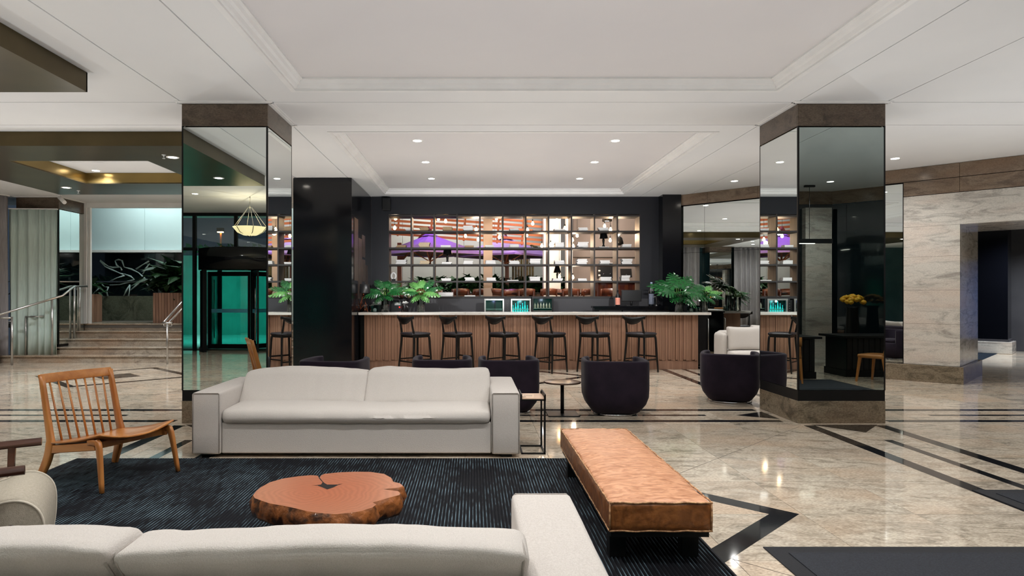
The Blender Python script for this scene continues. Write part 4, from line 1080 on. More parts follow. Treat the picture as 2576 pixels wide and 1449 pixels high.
for k, (px, s_, lab) in enumerate(((934, .1, 'glass jar with copper contents right of the copper wire lamp'), (917, .07, 'small lidded glass jar inside the feet of the copper wire lamp'))):
    t = thing('jar', lab, 'jar', (P(px, 13.38, 0)[0], 13.42, WZ))
    MB().lathe([(.05, 0), (.055, .01), (.055, .11), (.05, .12)], 16).build('jar_glass', M_glass, t); MB().lathe([(.054, .12), (.054, .145), (.001, .145)], 16).build('lid', M_steel, t); MB().lathe([(.046, .01), (.046, .07), (.001, .075)], 12).build('contents', M_copper, t)
def glassbox(label, px, Y, s=.065):
    t = thing('candle_holder', label, 'candle holder', (P(px, Y, 0)[0], Y, WZ))
    MB().box(-s, s, -s, s, 0, .008).box(-s, -s + .006, -s, s, .008, 2 * s).box(s - .006, s, -s, s, .008, 2 * s).box(-s, s, -s, -s + .006, .008, 2 * s).box(-s, s, s - .006, s, .008, 2 * s).build('glass_cube', M_glass, t)
    MB().lathe([(.035, .009), (.037, .05), (.02, .075), (.001, .08)], 16).build('candle', M_ceramic, t)
glassbox('glass cube candle holder between copper lamp and first vase', 943, 13.2)
glassbox('glass cube candle holder between the two right vases', 1739, 13.2)
glassbox('second glass cube candle holder at the right end of the bar', 1752, 13.42, .05)
es = thing('coffee_maker', 'black capsule coffee machine with a red light between the left vases', 'coffee machine', (P(1002, 13.9, 0)[0], 13.9, .96))
MB().box(-.15, .15, -.12, .14, 0, .42).build('body', M_plastic, es, bevel=.015); MB().box(-.13, .13, -.2, -.1, 0, .03).build('drip_tray', M_steel, es); MB().box(-.06, .06, -.15, -.12, .30, .36).build('dial', M_steel, es)
MB().lathe([(.001, -.01), (.008, -.01), (.008, .01), (.001, .01)], 10, (.04, -.125, .26)).build('red_light', mat('red_led', (255, 30, 20), .4, alt=(240, 20, 16), nscale=4, emit=(255, 20, 10), estr=12), es)
pk = thing('coffee_grinder', 'white patterned grinder tower left of the first vase', 'grinder', (P(958, 13.7, 0)[0], 13.72, .96)); MB().box(-.05, .05, -.05, .05, .2, .62).build('body', mat('white_print', (226, 224, 224), .4, alt=(160, 158, 160), nscale=14, contrast=(.3, .5)), pk, bevel=.01); MB().box(-.15, .15, -.1, .1, 0, .2).build('base', M_plastic, pk); MB().box(-.07, .07, -.06, .06, .62, .66).build('lid', M_ceramic, pk)
ct = thing('cup_tray', 'black tray carrying upturned white cups left of the first vase', 'tray', (P(947, 13.4, 0)[0], 13.45, WZ)); MB().box(-.1, .12, -.07, .07, .14, .155).build('plate', M_steel, ct); MB().box(-.08, .1, -.05, .05, 0, .14).build('stand', M_plastic, ct)
cup_spots = [(941, 13.45, WZ + .155, 'left of the pair on the black tray'), (951, 13.45, WZ + .155, 'right of the pair on the black tray'), (1015, 13.8, 1.295, 'left of the pair right of the coffee machine'), (1021, 13.8, 1.295, 'right of the pair right of the coffee machine')]
for px, Y, z, w_ in cup_spots:
    t = thing('cup', 'upturned white espresso cup, ' + w_, 'cup', (P(px, Y, 0)[0], Y, z), 0, 'upturned cups'); MB().lathe([(.034, 0), (.03, .035), (.018, .05), (.001, .05)], 14).build('bowl', M_ceramic, t)
    MB().tube([(.03, 0, .035), (.048, 0, .028), (.045, 0, .012), (.033, 0, .01)], .004, 6).build('handle', M_ceramic, t)
mk = thing('milk_frother', 'dark patterned canister pair right of the coffee machine', 'canister', (P(1018, 13.8, 0)[0], 13.8, .96)); MB().lathe([(.07, 0), (.07, .3), (.06, .33), (.001, .333)], 18).build('body', mat('patterned_tin', (30, 28, 30), .3, alt=(190, 186, 184), nscale=16, contrast=(.36, .44)), mk)

# ---- monstera arrangements
def leaf_mesh(name, m, n=7, Lf=1.0, Wf=.9, droop=.25, seed=0):
    mb = MB(); rnd = random.Random(seed)
    def wdt(t): return Wf / 2 * (math.sin(PI * min(1, t * .93 + .07)) ** .62) * (1.08 - .35 * t)
    def pt(x, y):
        z = -droop * (x / (Wf / 2)) ** 2 * .35 - droop * max(0, y) ** 2 * .6 + .02 * math.sin(x * 20)
        return Vector((x, y, z))
    for s_ in (-1, 1):
        for k in range(n):
            t0, t1 = k / n, (k + 1) / n
            up = .24 * Lf * (.2 + t0)
            y0, y1 = t0 * Lf, t1 * Lf
            gap = (.09 + .09 * rnd.random()) * (y1 - y0)
            w0, w1 = wdt(t0 + .04), wdt(t1 - .04 if k < n - 1 else .97)
            a = [pt(0, y0), pt(0, y1)]
            f = .52
            b = [pt(s_ * w0 * f, y0 + up * f * .8), pt(s_ * w1 * f, y1 + up * f * .8)]
            c = [pt(s_ * w0 * .8, y0 + up * .8 + gap * .8 - .14 * (k == 0)), pt(s_ * w1 * .8, y1 + up * .8 - gap * .5)]
            d = [pt(s_ * w0, y0 + up + gap * 1.6 - .2 * (k == 0)), pt(s_ * w1, y1 + up - gap)]
            vs = [a[0], a[1], b[1], b[0], c[1], c[0], d[1], d[0]]
            vs[2].z += .02; vs[3].z += .02
            fs = [(0, 3, 2, 1), (3, 5, 4, 2), (5, 7, 6, 4)]
            if s_ > 0: fs = [tuple(reversed(q)) for q in fs]
            mb.add(vs, fs, False)
    return mb.mesh(name, m)
LM = leaf_mesh('leaf', M_leaf); LM2 = leaf_mesh('leaf', M_leafp, n=6, droop=.5, seed=3); LM3 = leaf_mesh('leaf', M_leaf, n=8, droop=.6, seed=5)
def bouquet(label, px, Y, leaves, vr=.075, vh=.34, z=WZ):
    t = thing('vase_of_leaves', label, 'plant', (P(px, Y, 0)[0], Y, z))
    MB().lathe([(vr, 0), (vr, vh), (vr - .006, vh), (vr - .006, .03), (.001, .03)], 24).build('vase', M_glass, t)
    MB().lathe([(vr - .008, .031), (vr - .008, vh * .55), (.001, vh * .55)], 20).build('water', glass('vase_water', (150, 180, 176), .06), t)
    for k, (az, out, up, size, tilt, kind, roll) in enumerate(leaves):
        a = R(az); d = Vector((math.cos(a), math.sin(a), 0))
        p0 = Vector((-d.x * vr * .6, -d.y * vr * .6, .035)); p1 = Vector((d.x * vr * .7, d.y * vr * .7, vh)); p2 = d * out + Vector((0, 0, vh + up))
        MB().tube([p0, p1, p1.lerp(p2, .5) + Vector((0, 0, .02)), p2], [.006, .006, .005, .004], 6).build('stem', M_stem, t)
        o = bpy.data.objects.new('leaf', [LM, LM2, LM3][kind]); COL.objects.link(o); o.parent = t
        o.location = p2; o.scale = (size,) * 3
        o.rotation_euler = (Matrix.Rotation(a - PI / 2, 3, 'Z') @ Matrix.Rotation(R(tilt), 3, 'X') @ Matrix.Rotation(R(roll), 3, 'Y')).to_euler()
    return t
fan = lambda base, s, kinds: [(az, o, u, s * q, ti, kinds[i % len(kinds)], ro) for i, (az, o, u, q, ti, ro) in enumerate(base)]
base8 = [(-90, .05, .06, .8, 18, 0), (-150, .09, .05, .95, 5, -25), (-30, .09, .05, .95, 5, 25), (175, .1, .08, 1.0, 22, -30), (5, .1, .08, 1.0, 20, 30), (90, .05, .14, 1.0, 48, 0), (130, .06, .14, .95, 40, -15), (45, .06, .12, .95, 42, 15), (-60, .08, .0, .7, -15, 10), (-120, .08, .0, .7, -15, -10)]
bouquet('tall glass vase of dark monstera leaves, leftmost on the bar', 969, 13.2, fan(base8, .30, [0, 2]))
bouquet('tall glass vase of pale variegated-looking leaves, second from the left on the bar', 1059, 13.2, fan(base8, .29, [1, 0, 1]))
bouquet('tall glass vase with the biggest monstera fan, right part of the bar', 1708, 13.2, fan(base8, .44, [2, 0]))
bouquet('tall glass vase of monstera leaves at the right end of the bar', 1771, 13.2, fan(base8, .24, [0, 1, 2]), vh=.30)
# ================================================================= LOUNGE FURNITURE
# rug with raised ribs
rg = thing('rug', 'large dark navy ribbed rug under the lounge furniture', 'rug', (-1.0775, 3.62, 0))
def rug_mat():
    m = bpy.data.materials.new('navy_ribbed_pile'); m.use_nodes = True; nt = m.node_tree; L = nt.links.new; b = nt.nodes['Principled BSDF']
    b.inputs['Roughness'].default_value = .85; b.inputs['Specular IOR Level'].default_value = .25
    g = nt.nodes.new('ShaderNodeTexCoord'); mp = nt.nodes.new('ShaderNodeMapping'); mp.inputs['Scale'].default_value = (44.4, 6, 1)
    n = nt.nodes.new('ShaderNodeTexNoise'); n.inputs['Scale'].default_value = 1; n.inputs['Detail'].default_value = 4
    n2 = nt.nodes.new('ShaderNodeTexNoise'); n2.inputs['Scale'].default_value = 2.2; n2.inputs['Detail'].default_value = 3
    L(g.outputs['Object'], mp.inputs[0]); L(mp.outputs[0], n.inputs['Vector']); L(g.outputs['Object'], n2.inputs['Vector'])
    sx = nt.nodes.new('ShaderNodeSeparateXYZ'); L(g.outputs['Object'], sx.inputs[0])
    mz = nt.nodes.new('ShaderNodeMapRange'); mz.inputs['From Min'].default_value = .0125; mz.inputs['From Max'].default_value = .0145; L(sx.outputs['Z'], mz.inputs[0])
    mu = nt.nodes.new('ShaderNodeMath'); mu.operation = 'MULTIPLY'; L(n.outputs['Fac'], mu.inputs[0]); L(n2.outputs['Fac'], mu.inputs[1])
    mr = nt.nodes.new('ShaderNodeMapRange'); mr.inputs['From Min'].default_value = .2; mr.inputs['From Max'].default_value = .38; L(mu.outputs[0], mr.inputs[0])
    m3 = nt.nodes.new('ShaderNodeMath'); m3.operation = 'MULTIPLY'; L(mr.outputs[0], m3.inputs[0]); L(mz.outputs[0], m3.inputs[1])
    r = nt.nodes.new('ShaderNodeValToRGB'); r.color_ramp.elements[0].color = lin((11, 13, 20)) + (1,); r.color_ramp.elements[1].color = lin((104, 128, 140)) + (1,)  # highlights on the rib tops are painted in, near-black between
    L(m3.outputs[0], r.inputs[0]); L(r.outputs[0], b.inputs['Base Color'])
    return m
rm = MB(); hx, hy = 2.4225, 2.22; nr = int(2 * hx / .0225); prof = []
for i in range(nr):
    x = -hx + i * .0225
    prof += [(x, .003), (x + .005, .010), (x + .0095, .0145), (x + .013, .0145), (x + .0175, .010)]
prof.append((-hx + nr * .0225, .004)); npf = len(prof)
rm.add([(x, y, z) for y in (-hy, hy) for x, z in prof] + [(-hx, -hy, 0), (hx, -hy, 0), (hx, hy, 0), (-hx, hy, 0)],
       [(i, i + 1, npf + i + 1, npf + i) for i in range(npf - 1)] + [(2 * npf, 2 * npf + 3, 2 * npf + 2, 2 * npf + 1)])
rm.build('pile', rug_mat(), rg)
MB().box(-hx - .01, hx + .01, hy, hy + .012, 0, .013).box(-hx - .01, hx + .01, -hy - .012, -hy, 0, .013).box(-hx - .012, -hx, -hy, hy, 0, .013).box(hx, hx + .012, -hy, hy, 0, .013).build('binding', mat('rug_binding', (14, 16, 24), .9, alt=(10, 12, 18), nscale=40), rg)
RZ = .0145

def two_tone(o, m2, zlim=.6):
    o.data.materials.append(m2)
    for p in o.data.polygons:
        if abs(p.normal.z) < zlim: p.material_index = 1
def sofa(label, loc, rotz, cy=.08):
    t = thing('sofa', label, 'sofa', loc, rotz)
    for s in (-1, 1):
        v, f = soft(.1275, .6, .2775, .022, (2, 4, 3), (.004, .004, .004), wr=.002, seed=s)
        MB().add([q + Vector((s * 1.3425, 0, .3075)) for q in v], f, True).build('arm', M_linen, t)
        x0, x1 = s * 1.3425 - .12, s * 1.3425 + .12
        MB().tube([(x0, -.602, .04), (x0, -.602, .57), (x0 + .01, -.602, .58), (x1 - .01, -.602, .58), (x1, -.602, .57), (x1, -.602, .04)], .0035, 6).build('piping', M_piping, t)
    MB().box(-1.213, 1.213, -.575, .56, .035, .315).build('base', M_linen, t, bevel=.012)
    v, f = soft(1.213, .12, .24, .03, (6, 2, 3), (.0, .004, .004), wr=.002)
    MB().add([q + Vector((0, .475, .315)) for q in v], f, True).build('back_frame', M_linen, t)
    def seatfn(q, u):
        q.z -= .012 * max(0, -u[1]) ** 3 + .01 * math.sin(q.x * 2.2 + 1) * (u[2] > 0)
        if u[2] > 0: q.z += .006 * mnoise.noise(Vector((q.x * 9, q.y * 3, 3))) * (1.6 if abs(q.x) < .5 else .7)
        return q
    v, f = soft(1.211, .475, .062, .055, (60, 10, 2), (0, .004, .012), wr=.004, wf=6, fn=seatfn)
    MB().add([q + Vector((0, -.135, .372)) for q in v], f, True).build('seat_cushion', M_linen2, t)
    for s in (-1, 1):
        def bf(q, u, s=s):
            e = abs(u[0])
            q.z -= .008 * e ** 6 + (.012 * math.sin(q.x * 5 + s) if u[2] > 0 else 0)
            edge = math.exp(-((1 - s * -u[0]) * 9)) if True else 0
            q.y += .01 * mnoise.noise(Vector((q.x * 14, q.z * 3, s * 4))) + .008 * edge * mnoise.noise(Vector((q.x * 4, q.z * 22, 1)))
            q.y += q.z * .85
            return q
        v, f = soft(.610, .115, .15, .035, (34, 4, 10), (.0, .018, .012), wr=.006, wf=7, seed=s * 5, fn=bf)
        c = MB().add([q + Vector((s * .606, cy, .56)) for q in v], f, True).build('back_cushion', M_linen2, t)
        for e in (-1, 1):
            pts = []
            cyc = [(-.10, -.12), (-.108, .0), (-.10, .115), (-.07, .142), (.07, .142), (.10, .115), (.108, 0), (.10, -.12), (.05, -.145), (-.05, -.145), (-.10, -.12)]
            for k, (yy, z) in enumerate(cyc):
                pts.append(Vector((s * .606 + e * (.592 + .002 * math.sin(k * 2.1)), cy + yy + z * .85, .56 + z - .014)))
            MB().tube(pts, .0042, 6).build('piping', M_piping, c)
    for x in (-1.35, 1.35):
        for y in (-.5, .5): MB().box(x - .05, x + .05, y - .05, y + .05, 0, .035).build('foot', M_edge, t)
    return t
sofa('white linen sofa facing the camera across the rug', (-1.05, 6.51, 0), 0)
sofa('white linen sofa seen from behind in the foreground', (-1.05, 2.25, RZ), PI, .14)

# leather bench
lb = thing('leather_bench', 'long bench with a thick tan leather cushion on black legs', 'bench', (.997, 4.475, RZ))
def lbf(q, u):
    n = mnoise.noise(Vector((q.x * 10, q.y * 7, q.z * 9))) * .007 + mnoise.noise(Vector((q.x * 26, q.y * 9, 1))) * .003
    if u[2] > .5: q.z += n
    if abs(u[0]) > .9: q.x += n * .8
    if abs(u[1]) > .9: q.y += n * .8
    return q
v, f = soft(.274, .975, .078, .022, (16, 60, 6), (.003, .005, .026), fn=lbf)
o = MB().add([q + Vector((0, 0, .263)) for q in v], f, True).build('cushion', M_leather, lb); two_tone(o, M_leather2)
def loop(z, r, dx=.0):
    pts = []
    cs = [(-.272, -.973), (.272, -.973), (.272, .973), (-.272, .973), (-.272, -.973)]
    for a, b in zip(cs[:-1], cs[1:]):
        n_ = 8 if abs(a[0] - b[0]) > .1 else 30
        for k in range(n_):
            u = k / n_; pts.append(Vector((a[0] + (b[0] - a[0]) * u, a[1] + (b[1] - a[1]) * u, z + .003 * math.sin(k * 2.3))) * 1)
    pts.append(pts[0]); return pts
MB().tube(loop(.338, 0), .0055, 6).build('welt', M_seam, lb); MB().tube(loop(.188, 0), .005, 6).build('welt', M_seam, lb)
for sx in (-1, 1):
    for sy in (-1, 1): MB().tube([(sx * .270, sy * .971, .186), (sx * .271, sy * .973, .26), (sx * .270, sy * .971, .34)], .005, 6).build('welt', M_seam, lb)
MB().box(-.262, .262, -.955, .955, .15, .180).build('frame', M_edge, lb)
for x in (-.20, .20):
    for y in (-.80, .80): MB().box(x - .045, x + .045, y - .04, y + .04, 0, .15).build('leg', M_edge, lb)

# tree slice table
def slice_mat():
    m = bpy.data.materials.new('polished_log_face'); m.use_nodes = True; nt = m.node_tree; L = nt.links.new; b = nt.nodes['Principled BSDF']
    b.inputs['Roughness'].default_value = .28
    g = nt.nodes.new('ShaderNodeTexCoord'); n = nt.nodes.new('ShaderNodeTexNoise'); n.inputs['Scale'].default_value = 3; n.inputs['Detail'].default_value = 4
    L(g.outputs['Object'], n.inputs['Vector'])
    mx = nt.nodes.new('ShaderNodeVectorMath'); mx.operation = 'MULTIPLY_ADD'; mx.inputs[1].default_value = (.22, .22, 0); L(n.outputs['Color'], mx.inputs[0]); L(g.outputs['Object'], mx.inputs[2])
    w = nt.nodes.new('ShaderNodeTexWave'); w.wave_type = 'RINGS'; w.rings_direction = 'Z'; w.inputs['Scale'].default_value = 9; w.inputs['Distortion'].default_value = 5; w.inputs['Detail'].default_value = 6
    L(mx.outputs[0], w.inputs['Vector'])
    r = nt.nodes.new('ShaderNodeValToRGB'); r.color_ramp.elements[0].color = lin((154, 96, 68)) + (1,); r.color_ramp.elements[1].color = lin((168, 108, 79)) + (1,)
    L(w.outputs['Fac'], r.inputs[0])
    ln = nt.nodes.new('ShaderNodeVectorMath'); ln.operation = 'LENGTH'; L(g.outputs['Object'], ln.inputs[0])
    r2 = nt.nodes.new('ShaderNodeValToRGB'); r2.color_ramp.elements[0].position = .25; r2.color_ramp.elements[0].color = (1.05, .84, .74, 1); r2.color_ramp.elements[1].position = .55; r2.color_ramp.elements[1].color = (1, 1, .98, 1)
    L(ln.outputs['Value'], r2.inputs[0])
    mm = nt.nodes.new('ShaderNodeMixRGB'); mm.blend_type = 'MULTIPLY'; mm.inputs[0].default_value = 1; L(r.outputs[0], mm.inputs[1]); L(r2.outputs[0], mm.inputs[2]); L(mm.outputs[0], b.inputs['Base Color'])
    return m
TOPZ = .30
raw = [(500, 880), (560, 848), (640, 825), (740, 810), (820, 803), (862, 806), (878, 822), (884, 806), (905, 795), (1000, 785), (1100, 781), (1200, 782), (1290, 795), (1335, 820), (1345, 845), (1390, 855), (1412, 872), (1385, 882), (1285, 893), (1380, 906), (1392, 918), (1388, 930), (1330, 945), (1215, 978), (1240, 990), (1215, 1010), (1150, 1030), (1070, 1045), (980, 1053), (900, 1048), (800, 1035), (720, 1015), (640, 998), (560, 985), (500, 965), (460, 950), (450, 930), (470, 905)]
def tab(x, y, z=TOPZ):
    px, py = 460 + x / 2.547, 880 + y / 2.547; Y = (EYE - z) * F / (py - 745); return Vector(((px - 1190) / F * Y, Y))
c0 = tab(925, 885); out = [tab(*p) - c0 for p in raw]
fine = []
for a, b in zip(out, out[1:] + out[:1]):
    k = max(1, int((b - a).length / .018))
    for i in range(k): fine.append(a.lerp(b, i / k))
n = len(fine)
ar = sum(fine[i].x * fine[(i + 1) % n].y - fine[(i + 1) % n].x * fine[i].y for i in range(n))
if ar < 0: fine.reverse()
sl = thing('log_slice_table', 'low coffee table cut from a thick irregular slice of tree trunk', 'coffee table', (c0.x, c0.y, RZ))
TT = TOPZ - RZ
vs = []; rings = [(0, 0, 0), (.006, -.012, .003), (.016, -.035, .012), (.020, -.065, .016), (.012, -.095, .016), (-.005, -.118, .012), (-.05, -.13, .004)]
def nrm2(i):
    d = fine[(i + 2) % n] - fine[i - 2]; v_ = Vector((d.y, -d.x)); return v_.normalized()
for off, dz, amp in rings:
    for i, p in enumerate(fine):
        nn = nrm2(i) ; q = p + nn * (off + amp * 1.1 * mnoise.noise(Vector((p.x * 14, p.y * 14, dz * 30))) + amp * mnoise.noise(Vector((p.x * 40, p.y * 40, dz * 60))))
        vs.append((q.x, q.y, TT + dz + (.008 * mnoise.noise(Vector((p.x * 9, p.y * 9, 2))) if dz < -.05 else 0)))
sd = MB().add(vs, [((a + 1) * n + i, (a + 1) * n + (i + 1) % n, a * n + (i + 1) % n, a * n + i) for a in range(len(rings) - 1) for i in range(n)] , True)
sd.build('bark_side', mat('polished_bark', (160, 96, 50), .3, alt=(52, 28, 16), nscale=9, detail=7, distort=1.2, contrast=(.36, .6), bump=1.0, bscale=22, coat=.3), sl)
MB().add([(p.x, p.y, TT) for p in fine], [tuple(range(n))]).build('top_face', slice_mat(), sl)
MB().add([(p.x * .93, p.y * .93, TT - .129) for p in fine], [tuple(reversed(range(n)))]).build('under_face', M_dwood, sl)
dk = mat('crack_shadow', (22, 12, 9), .9, alt=(14, 8, 6), nscale=30)
def crk(pts, nm='crack'):
    q = [tab(*p) - c0 for p in pts]
    ar_ = sum(q[i].x * q[(i + 1) % len(q)].y - q[(i + 1) % len(q)].x * q[i].y for i in range(len(q)))
    if ar_ < 0: q.reverse()
    MB().add([(p.x, p.y, TT + .0008) for p in q], [tuple(range(len(q)))]).build(nm, dk, sl)
crk([(855, 868), (885, 864), (898, 846), (910, 856), (925, 864), (1000, 864), (965, 882), (925, 895), (895, 882)], 'hollow')
crk([(868, 812), (880, 824), (900, 848), (896, 850), (874, 826)]); crk([(820, 868), (858, 869), (858, 872)]); crk([(995, 862), (1026, 858), (998, 866)])
MB().prism([(-.22, -.16), (.22, -.16), (.22, .16), (-.22, .16)], 0, TT - .12).build('base_block', M_edge, sl)

# spindle lounge chair
ch = thing('spindle_chair', 'caramel wooden lounge chair with spindle back, left of the sofa', 'chair', (-2.872, 5.252, 0), math.atan2(-.906, -.423))
SCZ = 0
for s in (-1, 1):
    p = [(s * .33, -.42, 0), (s * .305, -.34, .16), (s * .30, -.30, .30), (s * .295, -.32, .40), (s * .29, -.425, .82)]
    w_ = [(.035, .05), (.035, .075), (.035, .085), (.033, .065), (.03, .045)]
    MB().loft(p, [q_[0] for q_ in w_], [q_[1] for q_ in w_]).build('back_post', M_teakz, ch)
    m = MB(); q = [(s * .335, .345, RZ if s < 9 else 0), (s * .315, .285, .335), (s * .31, .24, .365), (s * .305, .16, .36)]
    ww = [(.028, .028), (.032, .05), (.032, .045), (.032, .04)]
    MB().loft(q, [a_[0] for a_ in ww], [a_[1] for a_ in ww]).build('front_leg', M_teakz, ch)
    MB().bar((s * .305, .24, .34), (s * .298, -.29, .265), .028, .06, (0, 0, 1)).build('side_rail', M_teak, ch, bevel=.005)
MB().bar((-.29, -.285, .262), (.29, -.285, .262), .028, .07).build('back_rail', M_teak, ch, bevel=.004)
MB().bar((-.30, .20, .335), (.30, .20, .335), .028, .05).build('front_rail', M_teak, ch, bevel=.004)
def crest(u, v):
    x = -.305 + .61 * u; bow = -.035 * (1 - (2 * u - 1) ** 2); return (x, -.413 + bow - .025 * v, .765 + .07 * v)
MB().grid(crest, 14, 2).build('top_rail', M_teak, ch, solid=.024, bevel=.004)
for k in range(7):
    x = -.21 + .42 * k / 6; xt = -.225 + .45 * k / 6; bow = -.035 * (1 - (xt / .305) ** 2)
    MB().tube([(x, -.295, .30), (xt, -.415 + bow, .775)], [.009, .0075], 8).build('spindle', M_teakz, ch)
def seat(u, v):
    x = (-.315 + .63 * u) * (1 + .03 * v); e = (2 * u - 1) ** 2
    y = -.315 + .62 * v + .02 * (1 - e) * v
    z = .318 + .07 * v ** 1.3 + .045 * e * v ** 2 - .03 * math.sin(PI * v) * (1 - e) - .012 * (1 - e)
    return (x, y, z)
MB().grid(seat, 16, 12).build('seat', M_teak, ch, solid=.014)

# armchair at far left
ac = thing('armchair', 'beige upholstered armchair with dark wooden paddle arms at the left edge', 'armchair', (-2.59, 3.336, RZ), math.atan2(-.886, .464))
for s in (-1, 1):
    m = MB(); pts = []
    def armf(u, v, s=s):
        w_ = .038 * (1 - .35 * (abs(2 * v - 1)) ** 3); a = u * 2 * PI
        return (s * .352 + w_ * math.cos(a), -.40 + .71 * v, .565 + .035 * v + .023 * math.sin(a) + .008 * math.sin(v * 3))
    m.grid(armf, 12, 14); m.build('arm_rest', M_dwood, ac)
    MB().add([armf(k / 12, 1) for k in range(12)], [tuple(range(12))]).build('arm_end', M_dwood, ac)
    MB().bar((s * .35, .17, .60), (s * .35, .15, 0), .05, .035, (0, 1, 0), .04, .03).build('front_leg', M_dwood, ac, bevel=.005)
    MB().bar((s * .35, -.32, .60), (s * .35, -.42, 0), .05, .035, (0, 1, 0), .04, .03).build('back_leg', M_dwood, ac, bevel=.005)
    MB().bar((s * .34, .15, .26), (s * .34, -.36, .24), .03, .05).build('side_rail', M_dwood, ac)
path = [(-.34, .30), (-.2, .31), (0, .335), (.15, .36), (.23, .39), (.29, .38), (.325, .33), (.328, .22), (.315, .11)]
def catmull(p, k=5):
    out_ = []
    for i in range(len(p) - 1):
        a, b, c, d = [Vector(p[max(0, min(len(p) - 1, i + j))]) for j in (-1, 0, 1, 2)]
        for q in range(k):
            t_ = q / k; out_.append(tuple(.5 * ((2 * b) + (c - a) * t_ + (2 * a - 5 * b + 4 * c - d) * t_ * t_ + (3 * b - a - 3 * c + d) * t_ ** 3)))
    return out_ + [p[-1]]
path = catmull(path)
m = MB(); top = path; vs = []
nx = 10
offs = []
for i, (y, z) in enumerate(path):
    a = Vector(path[max(0, i - 1)]); b = Vector(path[min(len(path) - 1, i + 1)]); d = (b - a).normalized(); offs.append(Vector((-d.y, d.x)))
loopn = [(Vector(p) + offs[i] * .055, 0) for i, p in enumerate(path)] + [(Vector(p) - offs[i] * .06, 0) for i, p in reversed(list(enumerate(path)))]
for k in range(nx + 1):
    x = -.305 + .61 * k / nx; sc_ = 1 if 0 < k < nx else .0
    for i, (p, _) in enumerate(loopn):
        top_ = i < len(path); q = p + Vector((0, .012 * (1 - (2 * k / nx - 1) ** 2) if top_ else 0)); vs.append((x, q.x, q.y))
L_ = len(loopn)
m.add(vs, [(k * L_ + i, k * L_ + (i + 1) % L_, (k + 1) * L_ + (i + 1) % L_, (k + 1) * L_ + i) for k in range(nx) for i in range(L_)], True)
m.add([vs[i] for i in range(L_)], [tuple(reversed(range(L_)))]); m.add([vs[nx * L_ + i] for i in range(L_)], [tuple(range(L_))])
m.build('seat_cushion', M_beige, ac, fix=True)
for s in (-1, 1):
    MB().tube([(s * .306, p.x, p.y) for p, _ in loopn[:len(path)]], .006, 6).build('piping', mat('cream_piping_%d' % (s + 1), (214, 206, 190), .8, alt=(204, 196, 180), nscale=30), ac)
v, f = soft(.305, .07, .24, .05, (4, 2, 4), (0, .015, 0), fn=lambda q, u: Vector((q.x, q.y - q.z * .35, q.z)))
MB().add([q + Vector((0, -.40, .56)) for q in v], f, True).build('back_cushion', M_beige, ac)

# tub chairs
def tub(label, x, y, rot, s=1.0):
    t = thing('tub_chair', label, 'tub chair', (x, y, 0), rot, 'aubergine tub chairs')
    def rad(a):     # rounded square plan
        c, s_ = abs(math.cos(a)), abs(math.sin(a)); return 1 / ((c ** 4.2 + s_ ** 4.2) ** (1 / 4.2))
    prof = [(.255, .03), (.285, .05), (.35, .14), (.380, .23), (.385, .33), (.385, .645), (.380, .662), (.362, .673), (.342, .668), (.332, .65), (.325, .42), (.30, .40)]
    # open at local +y
    n_ = 52; a0, a1 = R(90 + 42), R(450 - 42); vs = []
    for k in range(n_ + 1):
        a = a0 + (a1 - a0) * k / n_; rr_ = rad(a)
        endf = min(k, n_ - k) / n_
        for r, z in prof: vs.append((r * rr_ * math.cos(a) * s, r * rr_ * math.sin(a) * s, z))
    q = len(prof)
    m = MB().add(vs, [(k * q + i, (k + 1) * q + i, (k + 1) * q + i + 1, k * q + i + 1) for k in range(n_) for i in range(q - 1)], True)
    m.add([vs[i] for i in range(q)], [tuple(range(q))]); m.add([vs[n_ * q + i] for i in range(q)], [tuple(reversed(range(q)))])
    m.build('shell', M_velvet, t, fix=True)
    vs = []; pr = [(.0, .03), (.255, .03), (.285, .05), (.35, .14), (.377, .23), (.378, .36), (.36, .385), (.0, .39)]; nn = 40
    mm = MB()
    def fn(u, v_):
        a = u * 2 * PI; k = v_ * (len(pr) - 1); i = min(int(k), len(pr) - 2); r = pr[i][0] + (pr[i + 1][0] - pr[i][0]) * (k - i); z = pr[i][1] + (pr[i + 1][1] - pr[i][1]) * (k - i)
        r = r * rad(a) * .985 * s; return (r * math.cos(a), r * math.sin(a), z)
    mm.grid(fn, nn, len(pr) - 1); mm.build('body', M_velvet, t)
    v, f = soft(.245 * s, .27 * s, .04, .035, (4, 4, 2), (.01, .01, .015)); MB().add([q_ + Vector((0, .06, .415)) for q_ in v], f, True).build('seat_cushion', M_velvet, t)
    MB().lathe([(.27, 0), (.285, .004), (.285, .02), (.27, .026), (.22, .026)], 36).build('base_ring', M_chrome, t)
    MB().lathe([(.1, .02), (.1, .05)], 16).build('swivel', M_edge, t)
    return t
tub('aubergine velvet tub chair in front of the black column, leftmost of the row', -1.72, 8.25, R(-8), 1.0)
tub('aubergine velvet tub chair behind the middle of the sofa back', -.39, 8.4, R(2), .98)
tub('aubergine velvet tub chair beside the right arm of the sofa', .445, 8.35, R(3), .97)
tub('aubergine velvet tub chair standing alone right of the round side table', 1.76, 8.22, R(-4), 1.03)
tub('aubergine velvet tub chair tucked against the right pillar', 3.56, 9.15, R(-22), 1.0)

